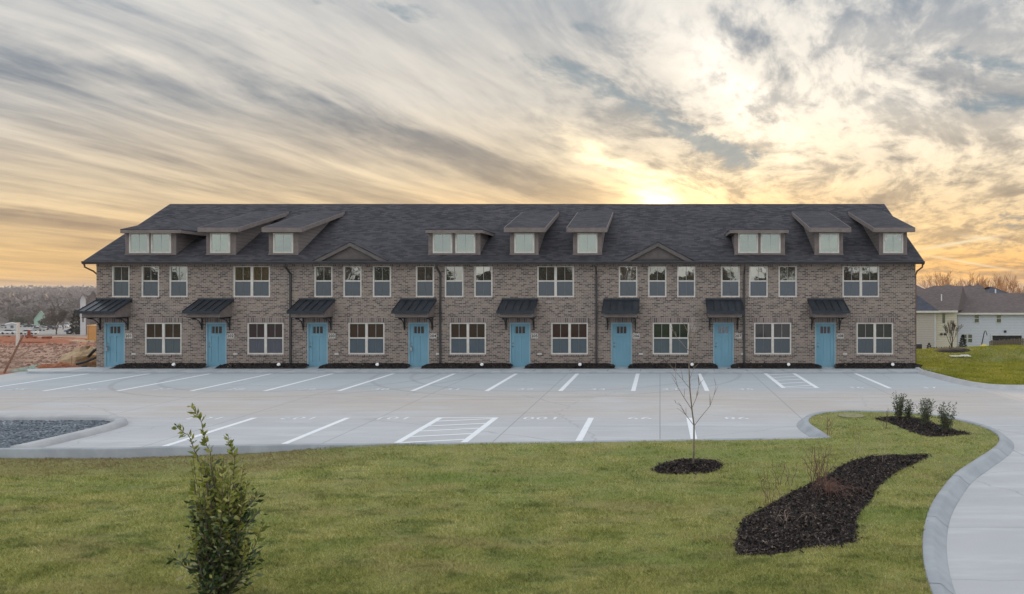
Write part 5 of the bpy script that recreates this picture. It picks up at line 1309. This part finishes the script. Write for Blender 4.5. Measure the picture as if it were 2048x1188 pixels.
# plywood box
x, z = at(187, 683, 112); q = empty('plywood_box', (x+.4, 112, z), label='tall yellow plywood box behind the left corner of the building', cat='box')
k_ = MB(); k_.box(-1.25, 1.25, 0, 2.2, 0, 2.25); k_.build('panel', M['plywood'], q); k_ = MB(); k_.box(-1.32, 1.32, -.08, 2.28, 2.255, 2.36); k_.build('lid', plain('pale_timber', (.72, .50, .26), (.6, .4, .2), 3), q)
k_ = MB(); [k_.box(a, a+.12, -.07, -.004, .02, 2.24) for a in (-1.25, -.1, 1.13)]; k_.box(-1.12, -.105, -.05, -.004, 1.1, 1.22); k_.box(.025, 1.125, -.05, -.004, 1.1, 1.22); k_.build('batten', M['plywood'], q)
x, z = at(150, 680, 104); lump(148, 681, 5.5, 3, .45, 'straw', 14, 'lumber_pile', 'pale lumber scraps left of the plywood box', 'lumber', 108)
g = np.random.default_rng(77); n = 6000; Y = 38.5+90*g.random(n)**1.6; X = np.minimum(-29.6, Y*g.uniform((-500-VX)/F, (215-VX)/F, n)); S = g.uniform(.03, .16, n)*(Y/45)**.5
cc = np.stack([X, Y, [zl(a, b) for a, b in zip(X, Y)]], 1); tri = []
for q_ in ((-1, -.6, -.1), (1, -.5, -.1), (.55, .1, .75), (-.5, .2, .6)): tri.append(cc + np.array(q_)*S[:, None]*g.uniform(.7, 1.3, (n, 3)))
np_mesh('clay_clods', np.stack(tri, 1).reshape(-1, 3), 4, islands('clod', [(0, (.11, .05, .035)), (.5, (.235, .135, .095)), (.9, (.32, .21, .155)), (1, (.45, .34, .27))]), kind='stuff', label='clods and rubble scattered over the dirt field', cat='clods')
# cars
def make_car(m):
    c = empty('parked_car', cat='car', group='cars parked beyond the dirt field')
    b = MB(); b.prism([(-2.25, .35), (-2.3, .75), (-1.5, .92), (1.2, .95), (2.2, .85), (2.28, .4)], 'y', -.86, .86); b.build('body', M[m], c, bevel=.05)
    g = MB(); g.prism([(-1.25, .93), (-.6, 1.38), (.75, 1.40), (1.55, .96)], 'y', -.74, .74); g.build('window_band', M['car_glass'], c)
    r_ = MB(); r_.prism([(-.66, 1.385), (-.5, 1.46), (.65, 1.47), (.82, 1.40)], 'y', -.72, .72); r_.build('car_roof', M[m], c)
    for wx in (-1.42, 1.42):
        for wy in (-.8, .8): w = MB(); w.lathe([(.32, -.1), (.32, .1)], (wx, wy, .32), 14, Matrix.Rotation(R(90), 3, 'X')); w.build('wheel', M['tyre'], c)
    return c
protos = {}
for px, py, D, m, lab, rot in ((20, 670, 225, 'car_white', 'white car at the left end of the near row with silver post before it', 0), (57, 671, 228, 'car_white', 'white car behind the red standpipe', 5),
                          (84, 660, 292, 'car_dark', 'dark car right behind the second white car', 0), (101, 659, 300, 'car_dark', 'dark car in line with its twin beside the bare tree', 8), (76, 661, 275, 'car_silver', 'silver car nose at the left of the dark cars', 0),
                          (60, 653, 345, 'car_dark', 'small dark car further off in front of the mint house', 0), (50, 651, 350, 'car_silver', 'small silver car touching the far dark car', 170), (16, 646, 400, 'car_silver', 'far silver car at the left frame edge', 4),
                          (146, 666, 250, 'car_blue', 'dark blue car beside the tall conifer', 30), (126, 652, 340, 'car_white', 'far white car left of the conifer', 10), (134, 645, 390, 'car_white', 'farthest white car by the conifer', 0), (8, 655, 330, 'car_silver', 'silver car behind the pale post row', 0)):
    if m not in protos: protos[m] = make_car(m); c = protos[m]
    else: c = copy_tree(protos[m])
    x = (px-VX)/F*D; c.location = (x, D, zl(x, D)+.1); c.rotation_euler = (0, 0, R(rot)); c['label'] = lab
# asphalt of that far car park
q = MB(); xs_ = [(-330, 238), (-140, 222), (-180, 460), (-430, 460)]
sheet('far_car_park', [(-215, 215), (-150, 215), (-150, 262), (-280, 420), (-430, 420), (-330, 300)], lambda x, y: zl(x, y)+.10, plain('grey_asphalt', (.20, .20, .20), (.27, .26, .25), .2), 12, kind='structure')
# buildings
def small_house(name, px, py, D, wpx, hw, hr_, wall, roof, lab, cat='house', depth=7, group=None):
    x, z = at(px, py, D); W = wpx/F*D; root = empty(name, (x, D, z), label=lab, cat=cat, group=group)
    b = MB(); b.prism([(-W/2, -2), (W/2, -2), (W/2, hw), (0, hw+hr_*.97), (-W/2, hw)], 'y', 0, depth); b.build('wall', M[wall], root)
    r_ = MB(); 
    for s_ in (-1, 1): r_.prism([(0, hw+hr_), (s_*(W/2+.4), hw-.25), (s_*(W/2+.4), hw-.05), (0, hw+hr_+.22)], 'y', -.35, depth+.35)
    r_.build('roof', M[roof], root); root.rotation_euler = (0, 0, math.atan2(-x, D)); w = MB(); w.box(-W*.14, W*.14, -.06, -.005, hw*.35, hw*.8); w.build('window', M['dark_win'], root); return root
small_house('gabled_turret_house', 166, 668, 215, 9, 9.4, 1.7, 'wall_white', 'roof_brown', 'white turret with small gable roof left of the awning of door 201', depth=4)
small_house('brown_roofed_house', 186, 668, 222, 34, 7.6, 4.6, 'taupe_siding', 'roof_brown', 'big house with broad brown roof partly behind the brick corner', depth=14)
small_house('mint_gabled_house', 82, 651, 395, 22, 2.6, 4.6, 'mint', 'mint', 'pale mint green gabled house in the middle distance', depth=10)
small_house('flat_grey_building', 24, 662, 320, 17, 2.9, .2, 'wall_white', 'wall_white', 'pale boxy shed behind the cars at the left', depth=8, cat='shed')
for i, (px, py, D, w_, lab) in enumerate(((103, 588, 1250, 4, 'bright white house high on the wooded hillside'), (72, 590.5, 1200, 6, 'pinkish white house left of the bright hillside house'), (145.5, 590, 1150, 4, 'white house on the hillside nearest the turret'), (46, 583.5, 1350, 5, 'faint white house highest at the left of the hillside'), (30, 625, 640, 4, 'small white house low at the foot of the hill'), (127, 587, 1300, 4, 'dim white house between the two brighter hillside houses'))):
    small_house('hillside_house', px, py+1.5, D, w_, 3.4, 1.6, 'wall_white', 'roof_brown', lab, group='white houses on the hillside', depth=5)
# trees and hedges in the middle distance
x = (152-VX)/F*235; cone_conifer((x, 235, zl(x, 235)), 7.2, 4.2, 8, 'tall dark conifer left of the first awning', name='dark_conifer', n=2600, base=.0)
x = (163-VX)/F*228; leafball((x, 228, zl(x, 228)), 1.6, 1.6, 1.2, 700, .3, 'conifer', 9, 'round dark evergreen at the foot of the tall conifer')
for i, (px, D, rx, rz_, lab) in enumerate(((36, 420, 4.5, 2.4, 'dark hedge clump at the left of the middle distance'), (50, 430, 4.5, 2.2, 'dark hedge clump left of the mint house'), (64, 440, 4.5, 2.6, 'dark hedge clump touching the mint house'), (96, 385, 3.6, 2.2, 'dark hedge clump right of the mint house'), (45, 380, 4.0, 1.4, 'low olive hedge in front of the hedge clumps'))):
    x = (px-VX)/F*D; leafball((x, D, zl(x, D)), rx, rx*.8, rz_, 900, .8, 'hedge', 50+i, lab, group='hedge clumps in the middle distance')
for i, (px, pt, D, sd, lab) in enumerate(((113, 612, 222, 21, 'bare brown tree standing at the edge of the dirt field'), (97, 624, 300, 22, 'bare tree right of the mint house'), (126, 622, 300, 23, 'bare tree between the mint house and the conifer'), (143, 626, 330, 24, 'bare tree close left of the conifer'), (60, 630, 360, 26, 'bare tree left of the mint house'), (20, 622, 430, 27, 'bare tree far at the left edge'))):
    x, zt = at(px, pt, D); zb = zl(x, D); bare_tree((x, D, zb), zt-zb, sd, 'bark', lab, group='bare trees beyond the dirt field', depth=6, trunk=.18, spread=.55, minr=.045, wide=.85)
# far woods: one mass over the hills
g = np.random.default_rng(9); n = 5200
Y = g.uniform(470, 1750, n); X = Y*g.uniform((-120-VX)/F, (330-VX)/F, n); T_ = []
for a, b in zip(X, Y):
    z = hgt(a, b); H = g.uniform(9, 15)*(1 if b < 1500 else g.uniform(.7, 1.25)); W = H*g.uniform(.35, .55); k = 14
    c = np.stack([a+g.normal(0, W*.35, k), b+g.normal(0, W*.35, k), z+H*(.15+.8*g.random(k)**.8)], 1)
    d1 = g.normal(0, 1, (k, 3))*W*.30; d2 = g.normal(0, 1, (k, 3))*W*.30; T_.append(np.stack([c, c+d1, c+d2], 1))
np_mesh('far_woods', np.concatenate(T_).reshape(-1, 3), 3, M['wood_twig'], kind='stuff', label='grey brown leafless woods covering the far hills at left', cat='woods')
# the street trees behind the camera that the upper windows mirror
trees_b = []
BL = ['bare tree %s, across the road behind the viewpoint' % w for w in ('at the far left end', 'next to the far left end', 'left of the gap', 'standing alone left of centre', 'with two neighbours left of centre', 'just left of the middle', 'in the very middle of the row', 'just right of the middle', 'with two neighbours right of centre', 'standing alone right of centre', 'right of the gap', 'next to the far right end', 'at the far right end')]
for i in range(13):
    X = -104+12.5*i+random.Random(i).uniform(-3, 3); Yb = -58-random.Random(i+9).uniform(0, 10)
    if i < 3: t_ = bare_tree((X, Yb, -.15), 9.5+i, 60+i, 'bark_dark', BL[i], group='trees behind the viewpoint', depth=6, trunk=.2, spread=.7, minr=.03, wide=1.2); trees_b.append(t_)
    else: t_ = copy_tree(trees_b[i % 3]); t_['label'] = BL[i]; t_.location = (X, Yb, -.15); t_.rotation_euler = (0, 0, i*1.7)
mbh = []
g = np.random.default_rng(4)
n = 52000; X = g.uniform(-118, 60, n); hh = 5.9-.016*X*(X < 0)+1.5*np.sin(X*.23)+1.2*np.sin(X*.61+2)+.6*np.sin(X*1.7); Yh = -70+g.normal(0, 2.0, n); Z = np.abs(hh)*g.random(n)**.7
d = g.normal(0, 1, (n, 3)); d /= np.linalg.norm(d, axis=1)[:, None]; L = g.uniform(.4, 1.0, n)
np_mesh('tree_belt', leaves(np.stack([X, Yh, Z], 1), d, L, L*.6, g), 4, M['hedge'], kind='stuff', label='dark belt of undergrowth behind the viewpoint', cat='undergrowth')

# ------------------------------------------------------------------ air
hm = bpy.data.materials.new('thin_air'); hm.use_nodes = True; hn = hm.node_tree; hn.nodes.clear()
ho = hn.nodes.new('ShaderNodeOutputMaterial'); hv = hn.nodes.new('ShaderNodeVolumePrincipled')
hv.inputs['Color'].default_value = (.80, .80, .86, 1); hv.inputs['Density'].default_value = .00020; hv.inputs['Anisotropy'].default_value = .2
hn.links.new(hv.outputs[0], ho.inputs['Volume'])
ex = max(abs(gx[0]), abs(gx[-1]))+20
hz = MB().box(-ex, ex, gy[0]-20, gy[-1]+20, -20, 19).build('haze', hm, kind='stuff', label='thin evening air fading the far hills', cat='haze')
